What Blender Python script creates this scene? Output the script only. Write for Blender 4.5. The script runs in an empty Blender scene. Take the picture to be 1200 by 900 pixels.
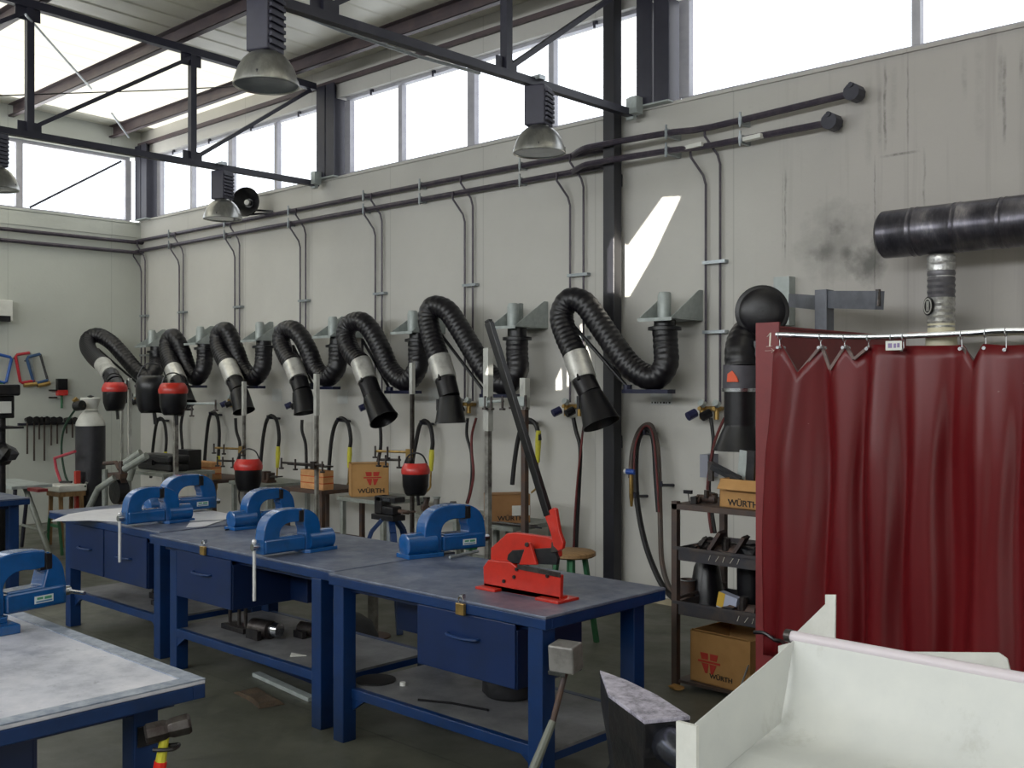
import bpy, bmesh, math, random
from mathutils import Matrix, Vector
random.seed(7)
sc = bpy.context.scene
COL = sc.collection
R = math.radians
# ------------------------------------------------------------------ camera geometry
FPX, CX, HY, EYE = 1223.0, 600.0, 452.0, 1.7
ANG = R(43.25)
VX, VY = -math.sin(ANG), math.cos(ANG)
RX, RY = math.cos(ANG), math.sin(ANG)
def P(px, py, X=None, Y=None, Z=None):
    """place on a real plane (X=, Y= or Z=) seen at that spot of the photo"""
    u = (px-CX)/FPX; w = (HY-py)/FPX
    d = Vector((VX+u*RX, VY+u*RY, w)); o = Vector((0, 0, EYE))
    if X is not None: t = X/d.x
    elif Y is not None: t = Y/d.y
    else: t = (Z-EYE)/d.z
    return o+d*t
cam_d = bpy.data.cameras.new('camera'); cam = bpy.data.objects.new('camera', cam_d); COL.objects.link(cam)
cam.location = (0, 0, EYE); cam.rotation_euler = (R(90), 0, ANG)
cam_d.sensor_width = 36; cam_d.lens = FPX/1200*36; cam_d.shift_y = 2/1200; cam_d.clip_start = .02
sc.camera = cam
sc.view_settings.view_transform = 'Standard'; sc.view_settings.look = 'None'
sc.view_settings.gamma = 1; sc.view_settings.use_curve_mapping = False
sc.view_settings.exposure = 0.0

# ------------------------------------------------------------------ materials
def lin(h):
    h = h.lstrip('#'); c = [int(h[i:i+2], 16)/255 for i in (0, 2, 4)]
    return tuple((x/12.92 if x <= .04045 else ((x+.055)/1.055)**2.4) for x in c)+(1,)
MC = {}
def mat(name, col, rough=.5, metal=0, var=None, vscale=6, vamt=.5, bump=0, bscale=40, spec=.5, trans=0, stretch=(1, 1, 1), rvar=0, coat=0):
    """plain painted/bare surface; var = second colour showing through in worn patches"""
    if name in MC: return MC[name]
    m = bpy.data.materials.new(name); m.use_nodes = True; nt = m.node_tree; N = nt.nodes; L = nt.links
    b = N['Principled BSDF']; b.inputs['Roughness'].default_value = rough; b.inputs['Metallic'].default_value = metal
    b.inputs['Specular IOR Level'].default_value = spec
    b.inputs['Coat Weight'].default_value = coat
    b.inputs['Base Color'].default_value = lin(col)
    if trans: b.inputs['Transmission Weight'].default_value = trans
    tc = N.new('ShaderNodeTexCoord'); mp = N.new('ShaderNodeMapping'); mp.inputs['Scale'].default_value = stretch
    L.new(tc.outputs['Object'], mp.inputs['Vector'])
    if var:
        n = N.new('ShaderNodeTexNoise'); n.inputs['Scale'].default_value = vscale; n.inputs['Detail'].default_value = 6; n.inputs['Roughness'].default_value = .65
        L.new(mp.outputs[0], n.inputs['Vector'])
        r = N.new('ShaderNodeValToRGB'); c = .5+(.5-vamt)*.35
        r.color_ramp.elements[0].position = max(0, c-.12); r.color_ramp.elements[1].position = min(1, c+.14)
        L.new(n.outputs['Fac'], r.inputs['Fac'])
        mx = N.new('ShaderNodeMix'); mx.data_type = 'RGBA'; mx.inputs[6].default_value = lin(col); mx.inputs[7].default_value = lin(var)
        L.new(r.outputs[0], mx.inputs[0]); L.new(mx.outputs[2], b.inputs['Base Color'])
        if rvar:
            ma = N.new('ShaderNodeMath'); ma.operation = 'MULTIPLY_ADD'; ma.inputs[1].default_value = rvar; ma.inputs[2].default_value = rough
            L.new(r.outputs[0], ma.inputs[0]); L.new(ma.outputs[0], b.inputs['Roughness'])
    if bump:
        n2 = N.new('ShaderNodeTexNoise'); n2.inputs['Scale'].default_value = bscale; n2.inputs['Detail'].default_value = 4
        L.new(mp.outputs[0], n2.inputs['Vector'])
        bp = N.new('ShaderNodeBump'); bp.inputs['Strength'].default_value = bump; bp.inputs['Distance'].default_value = .01
        L.new(n2.outputs['Fac'], bp.inputs['Height']); L.new(bp.outputs[0], b.inputs['Normal'])
    MC[name] = m; return m

STEEL = mat('dark_steel_paint', '#232330', .45, 0, '#2d2c38', 5, .35)
PURL = mat('purlin_steel', '#4a4044', .5, 0, '#5a4c4c', 5, .4)
PIPE = mat('pipe_paint', '#403a45', .4, .2, '#564f55', 12, .3)
ZINC = mat('galvanised_steel', '#a7adb0', .35, .5, '#8b9296', 14, .5)
ZINCL = mat('galvanised_plate', '#a9b0ae', .45, .15, '#969d9b', 14, .5)
HOSE = mat('black_hose', '#0d0b10', .38, 0, '#18151b', 20, .35, spec=.5)
BLK = mat('black_plastic', '#0b0a0e', .34, 0, '#131217', 12, .4)
RUB = mat('black_rubber', '#121113', .55, 0, '#1f1c1c', 12, .4)
BARM = mat('polished_bar', '#e0e0e0', .3, .3, '#cfcfd2', 20, .3)
CHROME = mat('bright_steel', '#c9ccd0', .22, 1, '#a3a6aa', 20, .4)
IRON = mat('bare_iron', '#55514f', .4, .8, '#3b3331', 16, .5, .2)
CAST = mat('dark_cast_iron', '#1d1e22', .4, .4, '#302c2b', 10, .4, .3, 30)
RUST = mat('rusty_steel', '#4a4140', .65, .3, '#5d4638', 12, .5, .2)
BLUE = mat('blue_paint', '#052c5c', .4, 0, '#07264e', 7, .45, .08, 25)
BLUEL = mat('vise_blue_enamel', '#0f5190', .26, 0, '#0e477c', 9, .4, .1, 60, coat=.6)
DBLUE = mat('dark_blue_paint', '#031a40', .42, 0, '#041c3f', 6, .5)
RED = mat('red_enamel', '#b52413', .36, 0, '#9f1f10', 10, .35, .06, 40, coat=.2)
DRED = mat('brick_red_paint', '#7c2a2c', .5, 0, '#6d2426', 5, .5)
WHITE = mat('white_paint', '#d6d6d0', .45, 0, '#c3c3bc', 5, .35)
POSTW = mat('worn_white_post', '#b9bab4', .5, 0, '#77736c', 9, .25, stretch=(1, 1, .4))
CARD = mat('cardboard', '#b58a55', .8, 0, '#a87d4a', 5, .4, .1, 60)
CARDB = mat('brown_cardboard', '#9a7148', .8, 0, '#8c6540', 5, .4, .1, 60)
WOOD = mat('worn_wood', '#9a7a52', .6, 0, '#7c5d3b', 8, .5, .15, 30, stretch=(1, 6, 1))
BRICK = mat('fire_brick', '#c08a58', .8, 0, '#cf9c6c', 14, .5, .2)
BRICKD = mat('brick_joint_orange', '#c0552a', .8, 0, '#a94a22', 14, .5)
HRED = mat('helmet_red', '#c8322c', .35, 0, '#a82420', 8, .4, coat=.3)
YEL = mat('yellow_plastic', '#c9c23a', .45, 0, '#b0a832', 10, .3)
BRASS = mat('brass', '#b8975a', .32, .8, '#8e7546', 20, .4)
GREEN = mat('green_paint', '#2f6a45', .5, 0, '#27583a', 8, .4)
TEAL = mat('teal_paint', '#1e7f86', .45, 0, '#1a6d74', 8, .4)
ORANGE = mat('orange_sticker', '#e2582b', .5)
HRUB = mat('red_rubber_hose', '#6e2b2a', .55, 0, '#4a2424', 8, .4)
GHOSE = mat('grey_brown_hose', '#4b4440', .55, 0, '#5c4a40', 8, .4)
PAPER = mat('white_paper', '#c4c6c4', .8, 0, '#babcba', 8, .4)
INK = mat('black_ink', '#2a2623', .8)
REDINK = mat('red_ink', '#b5382c', .8)
CHALK = mat('chalk', '#d8d2c6', .9)
GLASSL = mat('lamp_glass', '#6f7880', .12, 0, '#7c858c', 6, .4, spec=.8)
ALU = mat('spun_aluminium', '#b4b4b0', .3, .85, '#8f8f8c', 9, .45, stretch=(1, 1, .3))
BALL = mat('ballast_box_paint', '#262534', .45, 0, '#2d2b3d', 8, .4)
GREYP = mat('grey_cast_box', '#8b8985', .45, .3, '#6f6c69', 14, .4, .15)
CLOTH = mat('brown_rag', '#4f4030', .95, 0, '#3c3228', 14, .5, .4, 60)
CREAM = mat('cream_paint', '#d8d2b8', .5, 0, '#cbc5aa', 5, .4)

def special(name):
    m = bpy.data.materials.new(name); m.use_nodes = True; return m, m.node_tree.nodes, m.node_tree.links, m.node_tree.nodes['Principled BSDF']
def noise(N, L, vec, scale, detail=5, rough=.6, stretch=None):
    if stretch:
        mp = N.new('ShaderNodeMapping'); mp.inputs['Scale'].default_value = stretch; L.new(vec, mp.inputs['Vector']); vec = mp.outputs[0]
    n = N.new('ShaderNodeTexNoise'); n.inputs['Scale'].default_value = scale; n.inputs['Detail'].default_value = detail; n.inputs['Roughness'].default_value = rough
    L.new(vec, n.inputs['Vector']); return n.outputs['Fac']
def ramp(N, L, src, stops):
    r = N.new('ShaderNodeValToRGB'); e = r.color_ramp.elements
    while len(e) < len(stops): e.new(.5)
    for k, (p, c) in enumerate(stops):
        e[k].position = p; e[k].color = c if isinstance(c, tuple) else (c, c, c, 1)
    L.new(src, r.inputs['Fac']); return r.outputs[0]
def mixc(N, L, f, a, b, mode='MIX'):
    m = N.new('ShaderNodeMix'); m.data_type = 'RGBA'; m.blend_type = mode
    for i, s in ((0, f), (6, a), (7, b)):
        if isinstance(s, (int, float)): m.inputs[i].default_value = s
        elif isinstance(s, tuple): m.inputs[i].default_value = s
        else: L.new(s, m.inputs[i])
    return m.outputs[2]
def math_(N, L, op, a, b=0., c=0.):
    m = N.new('ShaderNodeMath'); m.operation = op
    for i, s in enumerate((a, b, c)):
        if isinstance(s, (int, float)): m.inputs[i].default_value = s
        else: L.new(s, m.inputs[i])
    return m.outputs[0]

MARKS = [((1025, 180), (1025, 345), .006, .6), ((1029, 183), (1079, 178), .012, .8), ((1037, 70), (1037, 182), .012, .55), ((1031, 90), (1031, 182), .02, .25),
    ((1064, 60), (1064, 178), .008, .35), ((1083, 170), (1083, 250), .010, .4), ((1177, 60), (1177, 172), .014, .5), ((1172, 50), (1172, 130), .02, .3), ((1197, 50), (1197, 100), .016, .4),
    ((1130, 60), (1130, 120), .02, .2), ((920, 195), (920, 310), .010, .5), ((917, 200), (917, 300), .006, .3), ((1018, 80), (1018, 200), .03, .14), ((1047, 70), (1047, 160), .03, .14), ((1148, 40), (1148, 170), .04, .12)]
def wall_material(name, base, along, streaks=True):
    m, N, L, b = special(name); b.inputs['Roughness'].default_value = .75
    tc = N.new('ShaderNodeTexCoord'); v = tc.outputs['Object']
    sx = N.new('ShaderNodeSeparateXYZ'); L.new(v, sx.inputs[0]); a = sx.outputs[along]; z = sx.outputs[2]
    c = ramp(N, L, noise(N, L, v, 1.3, 6), [(.3, lin(base)), (.7, tuple(x*.90 for x in lin(base)[:3])+(1,))])
    # joints between the wall panels every 1.3 m
    fr = math_(N, L, 'FRACT', math_(N, L, 'MULTIPLY', math_(N, L, 'ADD', a, 20.33), 1/1.3))
    j = math_(N, L, 'LESS_THAN', math_(N, L, 'ABSOLUTE', math_(N, L, 'SUBTRACT', fr, .5)), .004)
    c = mixc(N, L, math_(N, L, 'MULTIPLY', j, .22), c, (.12, .12, .11, 1))
    if streaks:
        # damp dirt running down the panels near the extraction duct
        st = ramp(N, L, noise(N, L, v, 1.0, 3, .7, (9, 9, .35)), [(.55, 0.), (.72, 1.)])
        reg = ramp(N, L, math_(N, L, 'MULTIPLY_ADD', a, .5, 2.1), [(.05, 0.), (.6, 1.)])
        c = mixc(N, L, math_(N, L, 'MULTIPLY', math_(N, L, 'MULTIPLY', st, reg), .38), c, (.16, .14, .13, 1))
        c = mixc(N, L, math_(N, L, 'MULTIPLY', reg, .5), c, (.36, .325, .315, 1))
        # smoke smudge of its own shape
        for (sxx, szz, rr, k) in ((-3.28, 2.66, .34, .5), (-3.05, 2.52, .17, 1.), (-3.27, 2.78, .07, .9), (-3.20, 2.6, .06, .8), (-3.36, 2.62, .10, .7), (-2.98, 2.62, .10, .8)):
            co = N.new('ShaderNodeCombineXYZ'); L.new(a, co.inputs[0]); L.new(z, co.inputs[1])
            vd = N.new('ShaderNodeVectorMath'); vd.operation = 'DISTANCE'; L.new(co.outputs[0], vd.inputs[0]); vd.inputs[1].default_value = (sxx, szz, 0)
            dn = math_(N, L, 'ADD', math_(N, L, 'DIVIDE', vd.outputs['Value'], rr), math_(N, L, 'MULTIPLY_ADD', noise(N, L, v, 7, 5), 1.6, -.8))
            f = ramp(N, L, dn, [(.1, 1.), (.95, 0.)])
            c = mixc(N, L, math_(N, L, 'MULTIPLY', f, k*.85), c, (.12, .12, .11, 1))
        # old cracks, scratches and water runs, each with its own place on the wall
        wob = math_(N, L, 'MULTIPLY_ADD', noise(N, L, v, 9, 4), .03, -.015)
        aw = math_(N, L, 'ADD', a, wob); brk = ramp(N, L, noise(N, L, v, 14, 5, .7), [(.36, .25), (.6, 1.)])
        for (p0, p1, w_, k) in MARKS:
            q0, q1 = P(*p0, Y=6.72), P(*p1, Y=6.72)
            if abs(q0.x-q1.x) < abs(q0.z-q1.z):
                m1 = math_(N, L, 'SUBTRACT', w_, math_(N, L, 'ABSOLUTE', math_(N, L, 'SUBTRACT', aw, (q0.x+q1.x)/2)))
                m2 = math_(N, L, 'SUBTRACT', abs(q0.z-q1.z)/2, math_(N, L, 'ABSOLUTE', math_(N, L, 'SUBTRACT', z, (q0.z+q1.z)/2)))
            else:
                m1 = math_(N, L, 'SUBTRACT', w_, math_(N, L, 'ABSOLUTE', math_(N, L, 'SUBTRACT', z, (q0.z+q1.z)/2)))
                m2 = math_(N, L, 'SUBTRACT', abs(q0.x-q1.x)/2, math_(N, L, 'ABSOLUTE', math_(N, L, 'SUBTRACT', a, (q0.x+q1.x)/2)))
            f1 = math_(N, L, 'MINIMUM', math_(N, L, 'MAXIMUM', math_(N, L, 'DIVIDE', m1, w_*.7), 0.), 1.)
            f2 = math_(N, L, 'MINIMUM', math_(N, L, 'MAXIMUM', math_(N, L, 'DIVIDE', m2, .12), 0.), 1.)
            f = math_(N, L, 'MULTIPLY', math_(N, L, 'MULTIPLY', f1, f2), brk)
            c = mixc(N, L, math_(N, L, 'MULTIPLY', f, k), c, (.07, .065, .06, 1))
    sc_ = ramp(N, L, noise(N, L, v, 16, 4), [(.66, 0.), (.74, 1.)])
    c = mixc(N, L, math_(N, L, 'MULTIPLY', sc_, .10), c, (.2, .2, .19, 1))
    L.new(c, b.inputs['Base Color'])
    bp = N.new('ShaderNodeBump'); bp.inputs['Strength'].default_value = .12; bp.inputs['Distance'].default_value = .01
    L.new(noise(N, L, v, 30, 4), bp.inputs['Height']); L.new(bp.outputs[0], b.inputs['Normal'])
    return m
WALLM = wall_material('wall_concrete', '#c3c1bb', 0)
WALLB = wall_material('wall_concrete_back', '#bcbfb8', 1, False)

m, N, L, b = special('floor_concrete'); FLOORM = m
v = N.new('ShaderNodeTexCoord').outputs['Object']
c = ramp(N, L, noise(N, L, v, 1.1, 8, .65), [(.3, lin('#46473f')), (.55, lin('#5c5d54')), (.75, lin('#6e6e64'))])
c = mixc(N, L, math_(N, L, 'MULTIPLY', ramp(N, L, noise(N, L, v, 2.6, 6, .7), [(.56, 0.), (.68, 1.)]), .55), c, (.035, .035, .032, 1))
sx = N.new('ShaderNodeSeparateXYZ'); L.new(v, sx.inputs[0])
for ax, off in ((0, 20.1), (1, 20.75)):
    fr = math_(N, L, 'FRACT', math_(N, L, 'MULTIPLY', math_(N, L, 'ADD', sx.outputs[ax], off), 1/3.))
    c = mixc(N, L, math_(N, L, 'MULTIPLY', math_(N, L, 'LESS_THAN', fr, .004), .5), c, (.03, .03, .03, 1))
L.new(c, b.inputs['Base Color']); L.new(ramp(N, L, noise(N, L, v, 3, 5), [(.3, .32), (.7, .6)]), b.inputs['Roughness'])
bp = N.new('ShaderNodeBump'); bp.inputs['Strength'].default_value = .15; bp.inputs['Distance'].default_value = .01
L.new(noise(N, L, v, 14, 6), bp.inputs['Height']); L.new(bp.outputs[0], b.inputs['Normal'])

def roof_material(name, base):
    m, N, L, b = special(name); b.inputs['Roughness'].default_value = .35
    v = N.new('ShaderNodeTexCoord').outputs['Object']
    c = ramp(N, L, noise(N, L, v, 1.5, 4), [(.3, lin(base)), (.7, tuple(x*.88 for x in lin(base)[:3])+(1,))])
    L.new(c, b.inputs['Base Color']); return m
ROOFM = roof_material('roof_sheet', '#e2dfd0')
m, N, L, b = special('skylight_sheet'); SKYM = m
N.remove(b); out = N['Material Output']; d = N.new('ShaderNodeBsdfDiffuse'); d.inputs[0].default_value = (.75, .74, .68, 1)
t = N.new('ShaderNodeBsdfTranslucent'); t.inputs[0].default_value = (.9, .88, .8, 1)
ms = N.new('ShaderNodeMixShader'); ms.inputs[0].default_value = .7; L.new(d.outputs[0], ms.inputs[1]); L.new(t.outputs[0], ms.inputs[2]); L.new(ms.outputs[0], out.inputs[0])

m, N, L, b = special('window_glass'); GLASS = m
N.remove(b); out = N['Material Output']; t = N.new('ShaderNodeBsdfTransparent'); t.inputs[0].default_value = (.95, .96, .97, 1)
g = N.new('ShaderNodeBsdfGlossy'); g.inputs['Roughness'].default_value = .05
ms = N.new('ShaderNodeMixShader'); ms.inputs[0].default_value = .06; L.new(t.outputs[0], ms.inputs[1]); L.new(g.outputs[0], ms.inputs[2]); L.new(ms.outputs[0], out.inputs[0])

m, N, L, b = special('bench_steel_top'); TOPM = m   # worn steel sheet with blue paint left in the scratches
v = N.new('ShaderNodeTexCoord').outputs['Object']
c = ramp(N, L, noise(N, L, v, 5, 9, .7), [(.32, lin('#4b5266')), (.5, lin('#646b7e')), (.68, lin('#858a98'))])
c = mixc(N, L, ramp(N, L, noise(N, L, v, 3.2, 6, .7), [(.58, 0.), (.7, .6)]), c, lin('#33415f'))
L.new(c, b.inputs['Base Color']); b.inputs['Metallic'].default_value = .25
L.new(ramp(N, L, noise(N, L, v, 9, 6), [(.3, .3), (.7, .5)]), b.inputs['Roughness'])
m, N, L, b = special('near_bench_top_sheen'); TOPN = m  # paler copy of the bench steel, sheen put into the colour
v = N.new('ShaderNodeTexCoord').outputs['Object']
c = ramp(N, L, noise(N, L, v, 4, 9, .7), [(.3, lin('#8b8e9c')), (.5, lin('#c0c1cb')), (.7, lin('#dad8e0'))])
c = mixc(N, L, ramp(N, L, noise(N, L, v, 22, 6, .7), [(.6, 0.), (.72, .5)]), c, lin('#565a68'))
L.new(c, b.inputs['Base Color']); b.inputs['Metallic'].default_value = .2
L.new(ramp(N, L, noise(N, L, v, 9, 6), [(.3, .33), (.7, .5)]), b.inputs['Roughness'])
m, N, L, b = special('shelf_steel'); SHELFM = m
v = N.new('ShaderNodeTexCoord').outputs['Object']
c = ramp(N, L, noise(N, L, v, 4, 8, .7), [(.3, lin('#5a5b5c')), (.5, lin('#77777a')), (.7, lin('#8c8c8c'))])
L.new(c, b.inputs['Base Color']); b.inputs['Roughness'].default_value = .45; b.inputs['Metallic'].default_value = .3

m, N, L, b = special('red_welding_vinyl'); VINYL = m
v = N.new('ShaderNodeTexCoord').outputs['Object']
c = ramp(N, L, noise(N, L, v, 2, 4, .6, (2, 2, .4)), [(.3, lin('#5e1016')), (.7, lin('#6e151a'))])
spk = ramp(N, L, noise(N, L, v, 38, 3, .5), [(.76, 0.), (.79, 1.)]); c = mixc(N, L, math_(N, L, 'MULTIPLY', spk, .5), c, lin('#b89a90'))
L.new(c, b.inputs['Base Color']); b.inputs['Roughness'].default_value = .36; b.inputs['Specular IOR Level'].default_value = .45
t = N.new('ShaderNodeBsdfTranslucent'); t.inputs[0].default_value = lin('#9c1a1a')
ms = N.new('ShaderNodeMixShader'); ms.inputs[0].default_value = .18; L.new(b.outputs[0], ms.inputs[1]); L.new(t.outputs[0], ms.inputs[2]); L.new(ms.outputs[0], N['Material Output'].inputs[0])

m, N, L, b = special('spiral_duct_steel'); DUCTM = m
v = N.new('ShaderNodeTexCoord').outputs['Object']
c = ramp(N, L, noise(N, L, v, 4, 8, .7, (3, 1, 1)), [(.3, lin('#3c3a42')), (.55, lin('#5d5b62')), (.75, lin('#8f8c90'))])
L.new(c, b.inputs['Base Color']); b.inputs['Roughness'].default_value = .32; b.inputs['Metallic'].default_value = .75

m, N, L, b = special('bin_white_sheet'); BINM = m
v = N.new('ShaderNodeTexCoord').outputs['Object']
c = ramp(N, L, noise(N, L, v, 3, 7, .65), [(.3, lin('#cfd0cb')), (.6, lin('#c4c6c3')), (.8, lin('#b2b1a8'))])
c = mixc(N, L, math_(N, L, 'MULTIPLY', ramp(N, L, noise(N, L, v, 4, 7, .75, (1, 1, .6)), [(.55, 0.), (.75, 1.)]), .55), c, lin('#8d8a7c'))
L.new(c, b.inputs['Base Color']); b.inputs['Roughness'].default_value = .5
m, N, L, b = special('anvil_face'); ANVF = m
v = N.new('ShaderNodeTexCoord').outputs['Object']
c = ramp(N, L, noise(N, L, v, 26, 8, .75), [(.35, lin('#6a6672')), (.5, lin('#b5b0c0')), (.7, lin('#dcd7e4'))])
L.new(c, b.inputs['Base Color']); b.inputs['Roughness'].default_value = .42; b.inputs['Metallic'].default_value = .2

# ------------------------------------------------------------------ mesh builder
def cat(pts, k=6):
    """smooth curve through points"""
    pts = [Vector(p) for p in pts]; out = []
    for i in range(len(pts)-1):
        p0 = pts[max(i-1, 0)]; p1 = pts[i]; p2 = pts[i+1]; p3 = pts[min(i+2, len(pts)-1)]
        for j in range(k):
            t = j/k; t2 = t*t; t3 = t2*t
            out.append(.5*((2*p1)+(p2-p0)*t+(2*p0-5*p1+4*p2-p3)*t2+(3*p1-p0-3*p2+p3)*t3))
    out.append(pts[-1]); return out
class MB:
    def __init__(s): s.v = []; s.f = []; s.sm = []
    def add(s, vs, fs, smooth=False, mtx=None):
        o = len(s.v)
        s.v += [(mtx @ Vector(p)) if mtx else Vector(p) for p in vs]
        s.f += [tuple(i+o for i in f) for f in fs]; s.sm += [smooth]*len(fs); return s
    def box(s, x0, x1, y0, y1, z0, z1, mtx=None):
        vs = [(x, y, z) for z in (z0, z1) for y in (y0, y1) for x in (x0, x1)]
        return s.add(vs, [(0, 2, 3, 1), (4, 5, 7, 6), (0, 1, 5, 4), (2, 6, 7, 3), (0, 4, 6, 2), (1, 3, 7, 5)], False, mtx)
    def bar(s, p, q, w, h=None, up=(0, 0, 1)):
        p, q = Vector(p), Vector(q); h = h or w; d = (q-p); l = d.length; d.normalize(); u = Vector(up)
        if abs(d.dot(u)) > .98: u = Vector((0, 1, 0)) if abs(d.y) < .9 else Vector((1, 0, 0))
        a = d.cross(u).normalized(); c = a.cross(d).normalized()
        M = Matrix((a.to_4d(), c.to_4d(), d.to_4d(), (0, 0, 0, 1))).transposed(); M.translation = p
        for i in range(3): M[3][i] = 0
        return s.box(-w/2, w/2, -h/2, h/2, 0, l, M)
    def tube(s, pts, r, n=10, caps=True, smooth=True):
        pts = [Vector(p) for p in pts]; k = len(pts); rr = r if isinstance(r, (list, tuple)) else [r]*k
        T = [(pts[min(i+1, k-1)]-pts[max(i-1, 0)]).normalized() for i in range(k)]
        a = T[0].orthogonal().normalized(); vs = []; fs = []
        for i in range(k):
            if i: 
                a = a-T[i]*a.dot(T[i])
                a = a.normalized() if a.length > 1e-6 else T[i].orthogonal().normalized()
            b = T[i].cross(a)
            for j in range(n):
                t = 2*math.pi*j/n; vs.append(pts[i]+(a*math.cos(t)+b*math.sin(t))*rr[i])
        for i in range(k-1):
            for j in range(n): fs.append((i*n+j, i*n+(j+1) % n, (i+1)*n+(j+1) % n, (i+1)*n+j))
        if caps: fs.append(tuple(range(n))[::-1]); fs.append(tuple((k-1)*n+j for j in range(n)))
        return s.add(vs, fs, smooth)
    def cyl(s, p, q, r, n=14, r2=None): return s.tube([p, q], [r, r if r2 is None else r2], n)
    def lathe(s, prof, n=24, mtx=None, smooth=True):
        vs = []; fs = []; k = len(prof)
        for (r, z) in prof:
            for j in range(n):
                t = 2*math.pi*j/n; vs.append((max(r, 1e-4)*math.cos(t), max(r, 1e-4)*math.sin(t), z))
        for i in range(k-1):
            for j in range(n): fs.append((i*n+j, i*n+(j+1) % n, (i+1)*n+(j+1) % n, (i+1)*n+j))
        fs.append(tuple(range(n))[::-1]); fs.append(tuple((k-1)*n+j for j in range(n)))
        return s.add(vs, fs, smooth, mtx)
    def prism(s, poly, t, mtx=None, smooth=False):
        """poly in local xy, thickness t centred on z=0"""
        n = len(poly); vs = [(x, y, -t/2) for x, y in poly]+[(x, y, t/2) for x, y in poly]
        fs = [tuple(range(n))[::-1], tuple(range(n, 2*n))]+[(i, (i+1) % n, n+(i+1) % n, n+i) for i in range(n)]
        return s.add(vs, fs, smooth, mtx)
    def ball(s, c, r, n=12, sc=(1, 1, 1)):
        prof = [(r*math.sin(math.pi*i/8), -r*math.cos(math.pi*i/8)) for i in range(9)]
        return s.lathe(prof, n, Matrix.Translation(c) @ Matrix.Diagonal((*sc, 1)))
    def rock(s, c, r, sc=(1, 1, 1), seed=0):
        rnd = random.Random(seed); b = bmesh.new(); bmesh.ops.create_icosphere(b, subdivisions=2, radius=1)
        vs = [Vector(v.co)*(1+rnd.uniform(-.22, .22)) for v in b.verts]; fs = [tuple(v.index for v in f.verts) for f in b.faces]; b.free()
        return s.add([(c[0]+p.x*r*sc[0], c[1]+p.y*r*sc[1], c[2]+p.z*r*sc[2]) for p in vs], fs)
    def build(s, name, m, parent=None, bevel=0, sharp=35, seg=2):
        inv = parent.get('_w') if parent is not None else None
        vs = s.v
        if parent is not None:
            W = WM[parent.name].inverted(); vs = [W @ p for p in vs]
        me = bpy.data.meshes.new(name); me.from_pydata([tuple(p) for p in vs], [], s.f); me.validate(); me.update()
        b = bmesh.new(); b.from_mesh(me); bmesh.ops.recalc_face_normals(b, faces=b.faces); b.to_mesh(me); b.free()
        if any(s.sm):
            for p, q in zip(me.polygons, s.sm if len(s.sm) == len(me.polygons) else [True]*len(me.polygons)): p.use_smooth = q
            me.set_sharp_from_angle(angle=R(sharp))
        for q in (m if isinstance(m, (list, tuple)) else [m]): me.materials.append(q)
        o = bpy.data.objects.new(name, me); COL.objects.link(o)
        if parent is not None: o.parent = parent; WM[o.name] = WM[parent.name]
        else: WM[o.name] = Matrix.Identity(4)
        if bevel:
            bv = o.modifiers.new('bevel', 'BEVEL'); bv.width = bevel; bv.segments = seg; bv.limit_method = 'ANGLE'; bv.angle_limit = R(40)
        return o
WM = {}
def tag(o, label, cat_, group=None, kind=None):
    o['label'] = label; o['category'] = cat_
    if group: o['group'] = group
    if kind: o['kind'] = kind
    return o
def thing(name, label, cat_, loc, rz=0, group=None):
    o = bpy.data.objects.new(name, None); COL.objects.link(o); o.location = loc; o.rotation_euler = (0, 0, rz)
    o.empty_display_size = .1
    WM[o.name] = Matrix.Translation(Vector(loc)) @ Matrix.Rotation(rz, 4, 'Z')
    return tag(o, label, cat_, group)
def struct(mb, name, m, **k):
    o = mb.build(name, m, **k); o['kind'] = 'structure'; return o
def one(mb, name, m, label, cat_, group=None, **k):
    return tag(mb.build(name, m, **k), label, cat_, group)
def copy_thing(src, loc, rz, label):
    r = src.copy(); COL.objects.link(r); r.location = loc; r.rotation_euler = (0, 0, rz); r['label'] = label
    for ch in src.children:
        c = ch.copy(); COL.objects.link(c); c.parent = r
        for g in ch.children:
            d = g.copy(); COL.objects.link(d); d.parent = c
    WM[r.name] = Matrix.Translation(Vector(loc)) @ Matrix.Rotation(rz, 4, 'Z')
    return r
def text(s, size, mtx, m, parent, name='lettering', ext=.0008, bold=True, sx=1):
    cu = bpy.data.curves.new(name, 'FONT'); cu.body = s; cu.size = size; cu.extrude = ext; cu.align_x = 'CENTER'; cu.align_y = 'CENTER'
    if bold: cu.offset = size*.02
    cu.materials.append(m); o = bpy.data.objects.new(name, cu); COL.objects.link(o); o.parent = parent
    me = o.to_mesh().copy(); o.to_mesh_clear(); bpy.data.objects.remove(o)
    me.transform(WM[parent.name].inverted() @ mtx @ Matrix.Diagonal((sx, 1, 1, 1))); me.materials.clear(); me.materials.append(m)
    o = bpy.data.objects.new(name, me); COL.objects.link(o); o.parent = parent; return o
def face_mtx(origin, xdir, updir):
    x = Vector(xdir).normalized(); y = Vector(updir).normalized(); z = x.cross(y)
    M = Matrix((x.to_4d(), y.to_4d(), z.to_4d(), (0, 0, 0, 1))).transposed(); M.translation = Vector(origin)
    for i in range(3): M[3][i] = 0
    return M
# ================================================================== THE HALL
WY, WX = 6.72, -13.1          # long wall, end wall
XE, YF = 3.2, -5.0            # unseen east end, unseen front wall
SILL, HEAD, ROOFZ = 3.88, 4.72, 5.06
struct(MB().box(WX, XE, YF, WY, -.12, 0), 'floor', FLOORM)
def roofz(y): return ROOFZ+(6.72-y)*.03
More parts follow.
